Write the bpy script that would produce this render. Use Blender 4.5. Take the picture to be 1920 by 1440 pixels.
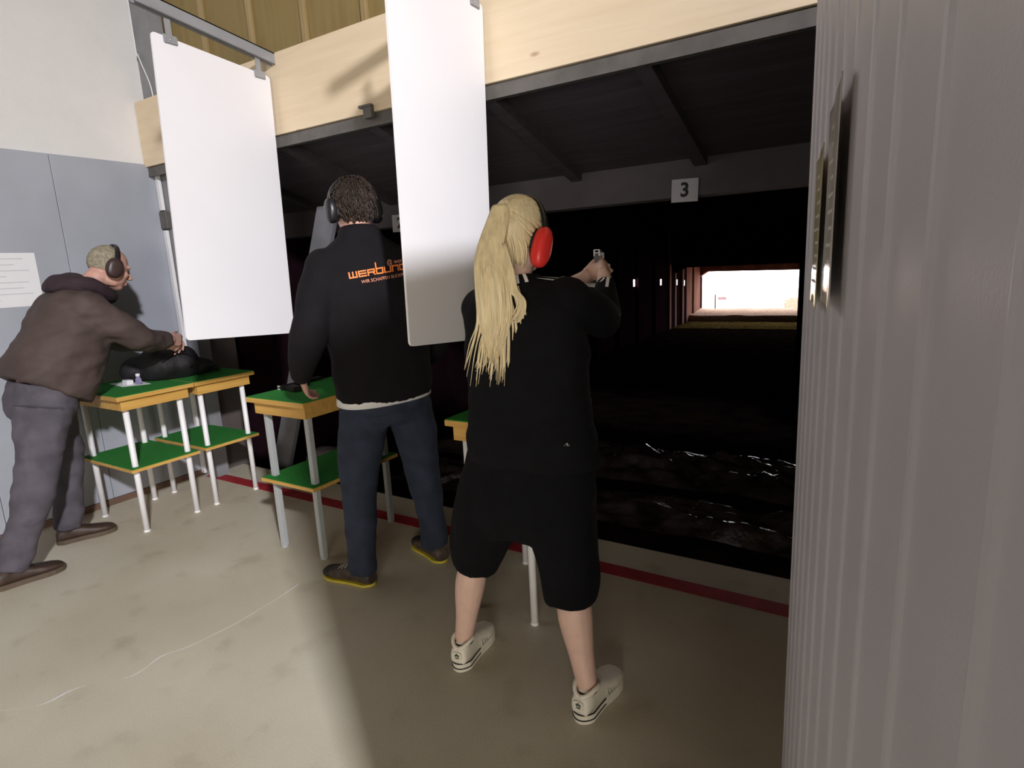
import bpy, bmesh, math, random
from mathutils import Vector, Matrix, noise
from mathutils.bvhtree import BVHTree

random.seed(7)
for o in list(bpy.data.objects):
    bpy.data.objects.remove(o, do_unlink=True)
S = bpy.context.scene
C = S.collection
PI = math.pi
V = Vector

# ------------------------------------------------------------------ camera
cam_d = bpy.data.cameras.new('camera')
cam_d.sensor_width = 36.0
cam_d.lens = 1107.17 / 1920 * 36.0
cam_d.clip_start = 0.01
cam_d.clip_end = 200
cam = bpy.data.objects.new('camera', cam_d)
C.objects.link(cam)
cx = V((0.85290, 0.51973, -0.04942))
cy = -V((0.06042, -0.19228, -0.97948))
cz = -V((-0.51857, 0.83241, -0.19540))
cam.matrix_world = Matrix(((cx.x, cy.x, cz.x, 0), (cx.y, cy.y, cz.y, 0), (cx.z, cy.z, cz.z, 1.5), (0, 0, 0, 1)))
S.camera = cam

# ------------------------------------------------------------------ world: overcast daylight outside the range
W = bpy.data.worlds.new('overcast_sky')
S.world = W
W.use_nodes = True
bgn = W.node_tree.nodes['Background']
bgn.inputs['Color'].default_value = (1.0, 0.97, 0.98, 1)
bgn.inputs['Strength'].default_value = 9.0

# ------------------------------------------------------------------ room lights (each sits inside its own fixture below)
LIGHTS = [((4.2, -2.5, 4.7), 0.34, 0.34, 152.0, (0.97, 0.955, 1.0)),
          ]
# fill light added at a made-up window in the back wall: (centre, width, height, power, colour)
FILL_LIGHT = ((2.3, -4.36, 1.22), 2.4, 2.0, 185.0, (1.0, 0.93, 0.80))
S.view_settings.view_transform = 'Standard'
S.view_settings.look = 'None'
S.view_settings.exposure = 0.0
S.view_settings.gamma = 1.0
S.view_settings.use_curve_mapping = False
S.cycles.use_denoising = True
S.cycles.max_bounces = 10
S.cycles.diffuse_bounces = 6

# ------------------------------------------------------------------ materials
MATS = {}
def mat(name, col, rough=0.6, var=0.0, scale=8.0, col2=None, bump=0.0, bscale=60.0, metal=0.0, coat=0.0,
        stretch=(1, 1, 1), emit=None, alpha=1.0, trans=0.0, spec=0.5, detail=4.0, sheen=0.0):
    if name in MATS:
        return MATS[name]
    m = bpy.data.materials.new(name)
    m.use_nodes = True
    nt = m.node_tree
    b = nt.nodes['Principled BSDF']
    b.inputs['Roughness'].default_value = rough
    b.inputs['Metallic'].default_value = metal
    b.inputs['Specular IOR Level'].default_value = spec
    b.inputs['Coat Weight'].default_value = coat
    b.inputs['Coat Roughness'].default_value = 0.04
    b.inputs['Transmission Weight'].default_value = trans
    b.inputs['Sheen Weight'].default_value = sheen
    if emit:
        b.inputs['Emission Color'].default_value = (*col, 1)
        b.inputs['Emission Strength'].default_value = emit
    c2 = col2 or tuple(max(0, c * (1 - var)) for c in col)
    tc = nt.nodes.new('ShaderNodeTexCoord')
    mp = nt.nodes.new('ShaderNodeMapping')
    mp.inputs['Scale'].default_value = stretch
    nt.links.new(tc.outputs['Object'], mp.inputs['Vector'])
    n = nt.nodes.new('ShaderNodeTexNoise')
    n.inputs['Scale'].default_value = scale
    n.inputs['Detail'].default_value = detail
    nt.links.new(mp.outputs['Vector'], n.inputs['Vector'])
    r = nt.nodes.new('ShaderNodeValToRGB')
    r.color_ramp.elements[0].position = 0.35
    r.color_ramp.elements[1].position = 0.65
    r.color_ramp.elements[0].color = (*c2, 1)
    r.color_ramp.elements[1].color = (*col, 1)
    nt.links.new(n.outputs['Fac'], r.inputs['Fac'])
    nt.links.new(r.outputs['Color'], b.inputs['Base Color'])
    if bump > 0:
        n2 = nt.nodes.new('ShaderNodeTexNoise')
        n2.inputs['Scale'].default_value = bscale
        n2.inputs['Detail'].default_value = 3
        nt.links.new(mp.outputs['Vector'], n2.inputs['Vector'])
        bp = nt.nodes.new('ShaderNodeBump')
        bp.inputs['Strength'].default_value = bump
        bp.inputs['Distance'].default_value = 0.01
        nt.links.new(n2.outputs['Fac'], bp.inputs['Height'])
        nt.links.new(bp.outputs['Normal'], b.inputs['Normal'])
    MATS[name] = m
    return m

def wood(name, c1, c2, axis, scale=3.0, rough=0.55, knot=None):
    """grain stretched along one axis, with a few darker streaks and knots"""
    m = bpy.data.materials.new(name); m.use_nodes = True
    nt = m.node_tree; b = nt.nodes['Principled BSDF']
    b.inputs['Roughness'].default_value = rough
    tc = nt.nodes.new('ShaderNodeTexCoord'); mp = nt.nodes.new('ShaderNodeMapping')
    s = [14.0, 14.0, 14.0]; s[axis] = 0.9
    mp.inputs['Scale'].default_value = s
    nt.links.new(tc.outputs['Object'], mp.inputs['Vector'])
    n = nt.nodes.new('ShaderNodeTexNoise'); n.inputs['Scale'].default_value = scale; n.inputs['Detail'].default_value = 6
    n.inputs['Distortion'].default_value = 0.6
    nt.links.new(mp.outputs['Vector'], n.inputs['Vector'])
    r = nt.nodes.new('ShaderNodeValToRGB')
    r.color_ramp.elements[0].position = 0.3; r.color_ramp.elements[1].position = 0.7
    r.color_ramp.elements[0].color = (*c2, 1); r.color_ramp.elements[1].color = (*c1, 1)
    nt.links.new(n.outputs['Fac'], r.inputs['Fac'])
    out = r.outputs['Color']
    if knot:
        mk = nt.nodes.new('ShaderNodeMapping'); sk = [3.2, 3.2, 3.2]; sk[axis] = 1.3
        mk.inputs['Scale'].default_value = sk
        nt.links.new(tc.outputs['Object'], mk.inputs['Vector'])
        vo = nt.nodes.new('ShaderNodeTexVoronoi'); vo.inputs['Scale'].default_value = 1.6
        nt.links.new(mk.outputs['Vector'], vo.inputs['Vector'])
        rk = nt.nodes.new('ShaderNodeValToRGB')
        rk.color_ramp.elements[0].position = 0.035; rk.color_ramp.elements[1].position = 0.07
        rk.color_ramp.elements[0].color = (1, 1, 1, 1); rk.color_ramp.elements[1].color = (0, 0, 0, 1)
        nt.links.new(vo.outputs['Distance'], rk.inputs['Fac'])
        mx = nt.nodes.new('ShaderNodeMix'); mx.data_type = 'RGBA'
        nt.links.new(rk.outputs['Color'], mx.inputs['Factor'])
        nt.links.new(out, mx.inputs['A']); mx.inputs['B'].default_value = (*knot, 1)
        out = mx.outputs['Result']
    nt.links.new(out, b.inputs['Base Color'])
    MATS[name] = m
    return m

M = {}
M['wall_white'] = mat('wall_white', (0.73, 0.72, 0.71), 0.9, 0.05, 3, bump=0.25, bscale=180)
M['dado'] = mat('dado', (0.38, 0.40, 0.45), 0.55, 0.10, 2.5, bump=0.05, bscale=40)
M['partition'] = mat('partition', (0.63, 0.615, 0.67), 0.42, 0.07, 5.0, bump=0.06, bscale=330, detail=2.0)
M['steel_grey'] = mat('steel_grey', (0.25, 0.25, 0.265), 0.5, 0.15, 8)
M['steel_dark'] = mat('steel_dark', (0.13, 0.12, 0.11), 0.45, 0.3, 10)
M['rail'] = mat('rail', (0.36, 0.37, 0.40), 0.42, 0.1, 6, metal=0.3)
M['white_board'] = mat('white_board', (0.83, 0.82, 0.85), 0.5, 0.02, 3, bump=0.04, bscale=300)
M['paper'] = mat('paper', (0.78, 0.78, 0.80), 0.8, 0.04, 6)
M['sleeve_paper'] = mat('sleeve_paper', (0.74, 0.70, 0.66), 0.14, 0.06, 9, spec=0.3)
M['sleeve_yellow'] = mat('sleeve_yellow', (0.72, 0.66, 0.42), 0.14, 0.06, 9, spec=0.3)
M['ink'] = mat('ink', (0.60, 0.57, 0.55), 0.8, 0.1, spec=0.1)
M['ink_black'] = mat('ink_black', (0.02, 0.02, 0.02), 0.7, 0.1)
M['felt'] = mat('felt', (0.010, 0.25, 0.020), 0.95, 0.35, 120, bump=0.5, bscale=400)
M['pine'] = wood('pine', (0.76, 0.63, 0.45), (0.70, 0.56, 0.385), 0, 2.2, 0.55, knot=(0.46, 0.32, 0.20))
M['table_wood'] = wood('table_wood', (0.62, 0.37, 0.10), (0.50, 0.27, 0.06), 0, 3.0, 0.4)
M['ply_yellow'] = wood('ply_yellow', (0.27, 0.20, 0.075), (0.22, 0.155, 0.055), 2, 1.8, 0.6)
M['batten'] = wood('batten', (0.36, 0.27, 0.13), (0.28, 0.20, 0.09), 2, 2.0, 0.6)
M['room_ceiling'] = wood('room_ceiling', (0.20, 0.14, 0.035), (0.15, 0.10, 0.025), 0, 2.0, 0.7)
M['room_timber'] = wood('room_timber', (0.17, 0.135, 0.075), (0.13, 0.10, 0.052), 2, 2.0, 0.7)
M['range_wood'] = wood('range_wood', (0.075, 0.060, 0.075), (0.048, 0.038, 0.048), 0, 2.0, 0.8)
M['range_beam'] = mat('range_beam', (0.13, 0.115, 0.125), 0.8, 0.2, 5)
M['range_wall'] = mat('range_wall', (0.18, 0.07, 0.045), 0.9, 0.4, 3, spec=0.1, stretch=(1, 3, 0.3))  # redder, brighter tone paints the opening's light on the far end
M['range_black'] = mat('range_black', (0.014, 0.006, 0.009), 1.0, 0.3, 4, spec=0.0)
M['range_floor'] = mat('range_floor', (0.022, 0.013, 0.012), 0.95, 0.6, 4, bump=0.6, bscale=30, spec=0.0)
M['moss'] = mat('moss', (0.13, 0.090, 0.030), 1.0, 0.6, 9, spec=0.0, bump=0.8, bscale=40)
M['plastic_sheet'] = mat('plastic_sheet', (0.085, 0.065, 0.062), 0.22, 0.75, 5, bump=0.9, bscale=22)
M['gravel'] = mat('gravel', (0.50, 0.36, 0.28), 1.0, 0.4, 20, spec=0.0)
M['white_paint'] = mat('white_paint', (0.82, 0.81, 0.82), 0.35, 0.03, 12)
M['grey_paint'] = mat('grey_paint', (0.42, 0.44, 0.45), 0.35, 0.06, 12)
M['red_paint'] = mat('red_paint', (0.42, 0.022, 0.035), 0.6, 0.35, 14, bump=0.1)
M['skin_light'] = mat('skin_light', (0.72, 0.48, 0.39), 0.5, 0.08, 25)
M['skin_old'] = mat('skin_old', (0.58, 0.32, 0.25), 0.5, 0.14, 22)
M['blond'] = mat('blond', (0.90, 0.75, 0.47), 0.42, 0.24, 30, stretch=(3, 3, 0.25), spec=0.6)
M['blond_dark'] = mat('blond_dark', (0.50, 0.38, 0.19), 0.55, 0.35, 40)
M['brown_hair'] = mat('brown_hair', (0.042, 0.026, 0.018), 0.6, 0.5, 50, bump=0.8, bscale=90)
M['grey_hair'] = mat('grey_hair', (0.34, 0.30, 0.21), 0.7, 0.4, 50, bump=0.8, bscale=110)
M['black_cloth'] = mat('black_cloth', (0.0045, 0.0045, 0.0065), 0.9, 0.3, 20, bump=0.25, bscale=200, spec=0.2)
M['softshell'] = mat('softshell', (0.0065, 0.0052, 0.0072), 0.9, 0.25, 12, spec=0.25, bump=0.2, bscale=180)
M['pants_black'] = mat('pants_black', (0.0040, 0.0040, 0.0058), 0.95, 0.3, 16, spec=0.2, bump=0.25, bscale=150)
M['white_cloth'] = mat('white_cloth', (0.80, 0.78, 0.78), 0.8, 0.05, 20)
M['orange'] = mat('orange', (0.85, 0.22, 0.04), 0.6, 0.08, 20)
M['orange_dim'] = mat('orange_dim', (0.62, 0.24, 0.15), 0.6, 0.1, 20)
M['denim'] = mat('denim', (0.022, 0.032, 0.062), 0.85, 0.4, 14, bump=0.3, bscale=220)
M['grey_denim'] = mat('grey_denim', (0.105, 0.092, 0.115), 0.85, 0.35, 9, bump=0.3, bscale=220)
M['brown_jacket'] = mat('brown_jacket', (0.075, 0.050, 0.044), 0.75, 0.25, 7, bump=0.2, bscale=120)
M['dark_hood'] = mat('dark_hood', (0.030, 0.014, 0.020), 0.85, 0.3, 12, bump=0.25, bscale=140)
M['brown_shoe'] = mat('brown_shoe', (0.055, 0.030, 0.020), 0.55, 0.4, 18)
M['trek_shoe'] = mat('trek_shoe', (0.085, 0.058, 0.045), 0.6, 0.7, 28)
M['shoe_sole'] = mat('shoe_sole', (0.10, 0.07, 0.045), 0.7, 0.2, 20)
M['yellow_sole'] = mat('yellow_sole', (0.62, 0.50, 0.05), 0.6, 0.15, 20)
M['shoe_white'] = mat('shoe_white', (0.80, 0.75, 0.64), 0.55, 0.08, 30)
M['shoe_grey'] = mat('shoe_grey', (0.42, 0.42, 0.36), 0.6, 0.1, 30)
M['rubber_black'] = mat('rubber_black', (0.015, 0.014, 0.014), 0.6, 0.2, 20)
M['logo_green'] = mat('logo_green', (0.05, 0.075, 0.05), 0.6, 0.1, 20)
M['muff_red'] = mat('muff_red', (0.88, 0.045, 0.040), 0.35, 0.08, 10)
M['muff_black'] = mat('muff_black', (0.015, 0.014, 0.016), 0.35, 0.2, 10)
M['chrome'] = mat('chrome', (0.8, 0.8, 0.8), 0.2, 0.0, metal=1.0)
M['muff_dark'] = mat('muff_dark', (0.05, 0.028, 0.026), 0.4, 0.2, 10)
M['gun_metal'] = mat('gun_metal', (0.030, 0.028, 0.028), 0.38, 0.2, 20, metal=0.6)
M['bag_black'] = mat('bag_black', (0.006, 0.0045, 0.0065), 0.7, 0.3, 12, bump=0.3, bscale=90)
M['clear_plastic'] = mat('clear_plastic', (0.62, 0.55, 0.85), 0.08, 0.0, trans=0.75)
M['box_white'] = mat('box_white', (0.80, 0.80, 0.82), 0.6, 0.03)
M['eye'] = mat('eye', (0.10, 0.07, 0.05), 0.15, 0.1)
M['diffuser'] = mat('diffuser', (1.0, 0.95, 0.97), 0.5, 0.0, emit=2.0)
M['day_pane'] = mat('day_pane', (1.0, 0.97, 0.93), 0.3, 0.0, emit=2.5)  # glowing panes of the added fill window
M['target_dark'] = mat('target_dark', (0.03, 0.025, 0.03), 0.8, 0.2)
M['target_pink'] = mat('target_pink', (0.16, 0.10, 0.12), 0.8, 0.2)

def concrete():
    m = bpy.data.materials.new('concrete_floor'); m.use_nodes = True
    nt = m.node_tree; b = nt.nodes['Principled BSDF']; b.inputs['Roughness'].default_value = 0.62
    tc = nt.nodes.new('ShaderNodeTexCoord')
    def nz(scale, det, lo, hi, c0, c1):
        n = nt.nodes.new('ShaderNodeTexNoise'); n.inputs['Scale'].default_value = scale; n.inputs['Detail'].default_value = det
        nt.links.new(tc.outputs['Object'], n.inputs['Vector'])
        r = nt.nodes.new('ShaderNodeValToRGB')
        r.color_ramp.elements[0].position = lo; r.color_ramp.elements[1].position = hi
        r.color_ramp.elements[0].color = (*c0, 1); r.color_ramp.elements[1].color = (*c1, 1)
        nt.links.new(n.outputs['Fac'], r.inputs['Fac'])
        return r.outputs['Color'], n
    a, _ = nz(1.4, 8, 0.3, 0.7, (0.50, 0.45, 0.335), (0.62, 0.58, 0.47))
    s, _ = nz(5.5, 6, 0.28, 0.42, (0.62, 0.58, 0.52), (1, 1, 1))
    g, gn = nz(160, 2, 0.3, 0.7, (0.90, 0.90, 0.90), (1, 1, 1))
    m1 = nt.nodes.new('ShaderNodeMix'); m1.data_type = 'RGBA'; m1.blend_type = 'MULTIPLY'; m1.inputs['Factor'].default_value = 0.38
    nt.links.new(a, m1.inputs['A']); nt.links.new(s, m1.inputs['B'])
    m2 = nt.nodes.new('ShaderNodeMix'); m2.data_type = 'RGBA'; m2.blend_type = 'MULTIPLY'; m2.inputs['Factor'].default_value = 1
    nt.links.new(m1.outputs['Result'], m2.inputs['A']); nt.links.new(g, m2.inputs['B'])
    nt.links.new(m2.outputs['Result'], b.inputs['Base Color'])
    bp = nt.nodes.new('ShaderNodeBump'); bp.inputs['Strength'].default_value = 0.15; bp.inputs['Distance'].default_value = 0.004
    nt.links.new(gn.outputs['Fac'], bp.inputs['Height']); nt.links.new(bp.outputs['Normal'], b.inputs['Normal'])
    return m
M['concrete'] = concrete()

# ------------------------------------------------------------------ mesh helpers
def add_box(bm, a, b):
    (x0, y0, z0), (x1, y1, z1) = a, b
    v = [bm.verts.new(p) for p in ((x0, y0, z0), (x1, y0, z0), (x1, y1, z0), (x0, y1, z0),
                                   (x0, y0, z1), (x1, y0, z1), (x1, y1, z1), (x0, y1, z1))]
    for f in ((3, 2, 1, 0), (4, 5, 6, 7), (0, 1, 5, 4), (1, 2, 6, 5), (2, 3, 7, 6), (3, 0, 4, 7)):
        bm.faces.new([v[i] for i in f])

def box(a, b):
    bm = bmesh.new(); add_box(bm, a, b); return bm

def add_prism(bm, poly, d):
    """closed polygon (list of 3D points) extruded by vector d"""
    d = V(d)
    lo = [bm.verts.new(V(p)) for p in poly]
    hi = [bm.verts.new(V(p) + d) for p in poly]
    n = len(poly)
    bm.faces.new(lo[::-1]); bm.faces.new(hi)
    for i in range(n):
        bm.faces.new((lo[i], lo[(i + 1) % n], hi[(i + 1) % n], hi[i]))
    bmesh.ops.recalc_face_normals(bm, faces=bm.faces)

def add_tube(bm, p0, p1, r0, r1=None, seg=12):
    r1 = r0 if r1 is None else r1
    p0, p1 = V(p0), V(p1)
    loft(bm, [(p0, *[a * r0 for a in perp(p1 - p0)]), (p1, *[a * r1 for a in perp(p1 - p0)])], seg)

def perp(t, ref=None):
    t = V(t).normalized()
    ref = V(ref) if ref is not None else (V((0, 0, 1)) if abs(t.z) < 0.9 else V((0, 1, 0)))
    u = ref - t * ref.dot(t)
    if u.length < 1e-5:
        u = V((1, 0, 0)) - t * t.x
    u.normalize()
    return u, t.cross(u)

def loft(bm, secs, seg=24, p=2.0, close=True):
    rings = []
    for s in secs:
        c, U, Vv = V(s[0]), V(s[1]), V(s[2])
        pp = s[3] if len(s) > 3 else p
        ring = []
        for i in range(seg):
            a = 2 * PI * i / seg
            ca, sa = math.cos(a), math.sin(a)
            x = math.copysign(abs(ca) ** (2 / pp), ca); y = math.copysign(abs(sa) ** (2 / pp), sa)
            ring.append(bm.verts.new(c + U * x + Vv * y))
        rings.append(ring)
    fs = []
    for a, b in zip(rings, rings[1:]):
        for i in range(seg):
            fs.append(bm.faces.new((a[i], a[(i + 1) % seg], b[(i + 1) % seg], b[i])))
    if close:
        fs.append(bm.faces.new(rings[0][::-1])); fs.append(bm.faces.new(rings[-1]))
    bmesh.ops.recalc_face_normals(bm, faces=fs)
    return rings

def add_ell(bm, c, U, Vv, Wv, seg=16, rings=10):
    c, U, Vv, Wv = V(c), V(U), V(Vv), V(Wv)
    mtx = Matrix(((U.x, Vv.x, Wv.x, c.x), (U.y, Vv.y, Wv.y, c.y), (U.z, Vv.z, Wv.z, c.z), (0, 0, 0, 1)))
    r = bmesh.ops.create_uvsphere(bm, u_segments=seg, v_segments=rings, radius=1.0, matrix=mtx)
    if mtx.to_3x3().determinant() < 0:
        bmesh.ops.reverse_faces(bm, faces=list({f for v in r['verts'] for f in v.link_faces}))

def catmull(pts, sub):
    out = []
    n = len(pts)
    for i in range(n - 1):
        p0, p1, p2, p3 = pts[max(i - 1, 0)], pts[i], pts[i + 1], pts[min(i + 2, n - 1)]
        for k in range(sub):
            t = k / sub
            out.append([0.5 * ((2 * b) + (c - a) * t + (2 * a - 5 * b + 4 * c - d) * t * t + (3 * b - a - 3 * c + d) * t ** 3)
                        for a, b, c, d in zip(p0, p1, p2, p3)])
    out.append(list(pts[-1]))
    return out

def limb(bm, pts, rads, seg=14, sub=5, ref=None, round_ends=True, flat=1.0):
    """smooth tapering tube through pts; flat scales the radius along ref"""
    data = [list(p) + [r] for p, r in zip(pts, rads)]
    d = catmull(data, sub)
    P = [V(x[:3]) for x in d]; R = [max(x[3], 0.0008) for x in d]
    secs = []
    prev = None
    for i, c in enumerate(P):
        t = (P[min(i + 1, len(P) - 1)] - P[max(i - 1, 0)])
        if prev is None or ref is not None:
            u, w = perp(t, ref)
        else:
            u, w = perp(t, prev)
        prev = u
        secs.append((c, u * R[i] * flat, w * R[i]))
    loft(bm, secs, seg)
    if round_ends:
        for j in (0, -1):
            c, u, w = secs[j]
            t = (P[1] - P[0]) if j == 0 else (P[-1] - P[-2])
            add_ell(bm, c, u * 0.98, w * 0.98, t.normalized() * R[j] * 0.9, seg, 8)

ROOT = {}
def shade(me, smooth=True):
    me.polygons.foreach_set('use_smooth', [smooth] * len(me.polygons))

def obj(name, bm, m, parent=None, smooth=False, bevel=0.0, kind=None):
    """bm is in world coordinates; ONE mesh object; child coordinates are kept relative to the root's base"""
    if bevel > 0:
        bmesh.ops.bevel(bm, geom=list(bm.edges), offset=bevel, segments=2, affect='EDGES', profile=0.5)
    base = ROOT.get(parent.name, V((0, 0, 0))) if parent else V((0, 0, 0))
    if parent:
        bmesh.ops.translate(bm, vec=-base, verts=bm.verts)
    me = bpy.data.meshes.new(name)
    bm.to_mesh(me); bm.free()
    if smooth:
        shade(me)
    o = bpy.data.objects.new(name, me)
    me.materials.append(M[m] if isinstance(m, str) else m)
    C.objects.link(o)
    if parent:
        o.parent = parent
    ROOT[o.name] = base
    if kind:
        o['kind'] = kind
    return o

def tag(o, label, cat, group=None):
    o['label'] = label; o['category'] = cat
    if group:
        o['group'] = group
    return o

def thing(name, label, cat, loc=(0, 0, 0), group=None):
    o = bpy.data.objects.new(name, None)
    o.empty_display_size = 0.1
    C.objects.link(o); o.location = loc
    ROOT[o.name] = V(loc)
    return tag(o, label, cat, group)

def struct(name, bm, m, parent=None, **k):
    o = obj(name, bm, m, parent, **k)
    if not parent:
        o['kind'] = 'structure'
    return o

def fuse(name, bm, m, parent, voxel=0.01, smooth=8, wrinkle=0.0, wscale=6.0, wstretch=(1, 1, 1), cut=None):
    """union of closed pieces into one continuous smooth surface"""
    me = bpy.data.meshes.new('tmp'); bm.to_mesh(me); bm.free()
    t = bpy.data.objects.new('tmp', me); C.objects.link(t)
    r = t.modifiers.new('r', 'REMESH'); r.mode = 'VOXEL'; r.voxel_size = voxel; r.use_smooth_shade = True
    if smooth:
        s = t.modifiers.new('s', 'SMOOTH'); s.factor = 0.5; s.iterations = smooth
    dg = bpy.context.evaluated_depsgraph_get()
    me2 = bpy.data.meshes.new_from_object(t.evaluated_get(dg))
    bpy.data.objects.remove(t); bpy.data.meshes.remove(me)
    b2 = bmesh.new(); b2.from_mesh(me2); bpy.data.meshes.remove(me2)
    if wrinkle > 0:
        b2.normal_update()
        for v in b2.verts:
            p = V((v.co.x * wstretch[0], v.co.y * wstretch[1], v.co.z * wstretch[2])) * wscale
            v.co += v.normal * wrinkle * (noise.noise(p) + 0.5 * noise.noise(p * 2.3))
    return obj(name, b2, m, parent, smooth=True)

def bvh_world(o):
    dg = bpy.context.evaluated_depsgraph_get()
    base = ROOT[o.name]
    return BVHTree.FromPolygons([v.co + base for v in o.data.vertices], [tuple(p.vertices) for p in o.data.polygons])

def copy_tree(o, parent=None):
    c = o.copy(); C.objects.link(c); c.parent = parent
    for ch in list(o.children):
        copy_tree(ch, c)
    return c

# =================================================================== SETTING
XL = -4.48          # left wall face
YH = 2.43           # front face of the header over the firing line
CEIL = 5.6
# firing-point floor
f = struct('floor', box((-4.7, -4.4, -0.35), (5.4, 2.80, 0.0)), 'concrete')
obj('red_line', box((XL + 0.06, 2.475, 0.0), (1.6, 2.572, 0.0012)), 'red_paint', f)
bm = bmesh.new()
crk = [(-2.75, 0.52), (-2.55, 0.67), (-2.52, 0.80), (-2.40, 0.93), (-2.42, 1.05), (-2.38, 1.15), (-2.35, 1.38), (-2.37, 1.71)]
pts = catmull([list(p) for p in crk], 6)
vs = []
for i, p in enumerate(pts):
    w = 0.0028 * (0.35 + abs(noise.noise(V((p[0] * 5, p[1] * 5, 0))) * 1.8))
    j = noise.noise(V((p[0] * 9, p[1] * 9, 3))) * 0.012
    vs.append((bm.verts.new((p[0] - w + j, p[1] - w, 0.0006)), bm.verts.new((p[0] + w + j, p[1] + w, 0.0006))))
for a, b in zip(vs, vs[1:]):
    bm.faces.new((a[0], a[1], b[1], b[0]))
obj('crack_filler', bm, 'white_paint', f)

# left wall with its dado of grey panels
wl = struct('wall_left', box((-4.72, -4.4, -0.3), (XL - 0.02, 2.62, CEIL)), 'wall_white')
y = -3.2
edges = [-4.4, -3.2, -2.4, -1.6, -0.8, 0.02, 0.64, 1.24, 1.845, 2.485]
for a, b in zip(edges, edges[1:]):
    obj('dado_panel', box((XL - 0.02, a + 0.0015, 0.045), (XL, b - 0.0015, 2.335)), 'dado', wl, bevel=0.003)
M['skirting'] = wood('skirting', (0.20, 0.12, 0.085), (0.13, 0.075, 0.05), 1, 2.0, 0.6)
struct('baseboard_left', box((XL - 0.02, -4.4, 0.0), (XL + 0.006, 2.485, 0.043)), 'skirting')
# rest of the room, out of view
struct('wall_back', box((-4.7, -4.55, 0), (5.4, -4.4, CEIL)), 'room_timber')
struct('wall_right', box((5.2, -4.4, 0), (5.4, 2.8, CEIL)), 'room_timber')
struct('wall_front', box((1.5, 2.45, 0), (5.2, 2.62, CEIL)), 'room_timber')
# unseen window added for fill: frame, glowing panes and an area light
wc, ww, wh, wp, wcol = FILL_LIGHT
wn = struct('window_1', box((wc[0] - ww / 2 - 0.08, -4.40, wc[2] - wh / 2 - 0.08), (wc[0] + ww / 2 + 0.08, -4.385, wc[2] + wh / 2 + 0.08)), 'white_paint')
for k in range(3):
    a_ = wc[0] - ww / 2 + k * ww / 3
    obj('pane', box((a_ + 0.02, -4.385, wc[2] - wh / 2), (a_ + ww / 3 - 0.02, -4.375, wc[2] + wh / 2)), 'day_pane', wn)
ld = bpy.data.lights.new('window_daylight', 'AREA'); ld.shape = 'RECTANGLE'; ld.size = ww; ld.size_y = wh; ld.energy = wp; ld.color = wcol  # added fill lamp, lifts surfaces the floodlight misses
lo = bpy.data.objects.new('window_daylight', ld); C.objects.link(lo); lo.location = wc; lo.rotation_euler = (PI / 2, 0, 0)
rc = struct('ceiling', box((-4.7, -4.55, CEIL), (5.4, 2.8, CEIL + 0.1)), 'room_ceiling')
for k in range(7):
    obj('ceiling_joist', box((-4.48, -3.9 + k * 0.98, CEIL - 0.16), (5.2, -3.8 + k * 0.98, CEIL)), 'batten', rc)

# corner column, pale strip and bracket beside the dado
col = struct('trim_1', box((XL - 0.02, 2.505, 0.0), (-4.30, 2.60, CEIL)), 'steel_grey')
st = struct('trim_2', box((XL + 0.005, 2.478, 0.02), (XL + 0.045, 2.500, 1.88)), 'white_paint', bevel=0.003)
obj('upper_strip', box((XL + 0.005, 2.478, 2.02), (XL + 0.045, 2.500, 2.285)), 'white_paint', st, bevel=0.003)
obj('strip_bracket', box((XL + 0.0, 2.47, 1.89), (XL + 0.085, 2.502, 2.01)), 'steel_dark', st, bevel=0.004)
bm = bmesh.new()
limb(bm, [(-4.46, 2.487, 5.0), (-4.47, 2.487, 3.22), (-4.45, 2.485, 3.06), (-4.40, 2.49, 2.93), (-4.37, 2.495, 2.84), (-4.36, 2.497, 2.72)], [0.004] * 6, 8, 4)
tag(obj('cable', bm, 'white_paint', smooth=True), 'thin white cable hanging down the grey corner column', 'cable')

# pine header, track below it, boarded wall above it
hd = struct('trim_3', box((XL - 0.015, YH, 2.315), (1.5, YH + 0.09, 2.745)), 'pine', bevel=0.003)
tr = struct('trim_4', box((XL, YH + 0.015, 2.262), (1.5, YH + 0.085, 2.312)), 'steel_dark')
obj('track_lip', box((XL, YH + 0.012, 2.250), (1.5, YH + 0.030, 2.268)), 'steel_dark', tr)
obj('track_bracket', box((-2.325, YH - 0.022, 2.285), (-2.265, YH + 0.012, 2.345)), 'steel_dark', tr, bevel=0.004)
obj('track_bracket', box((-2.350, YH - 0.026, 2.338), (-2.265, YH - 0.002, 2.350)), 'steel_dark', tr)
wa = struct('wall_header', box((-4.72, 2.66, 2.40), (5.3, 2.75, CEIL)), 'ply_yellow')
xs = -4.34
while xs < 1.5:
    obj('board', box((xs + 0.003, 2.625, 2.62), (xs + 0.472, 2.66, CEIL)), 'ply_yellow', wa, bevel=0.002)
    obj('batten', box((xs + 0.456, 2.60, 2.62), (xs + 0.494, 2.626, CEIL)), 'batten', wa, bevel=0.003)
    xs += 0.475

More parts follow.
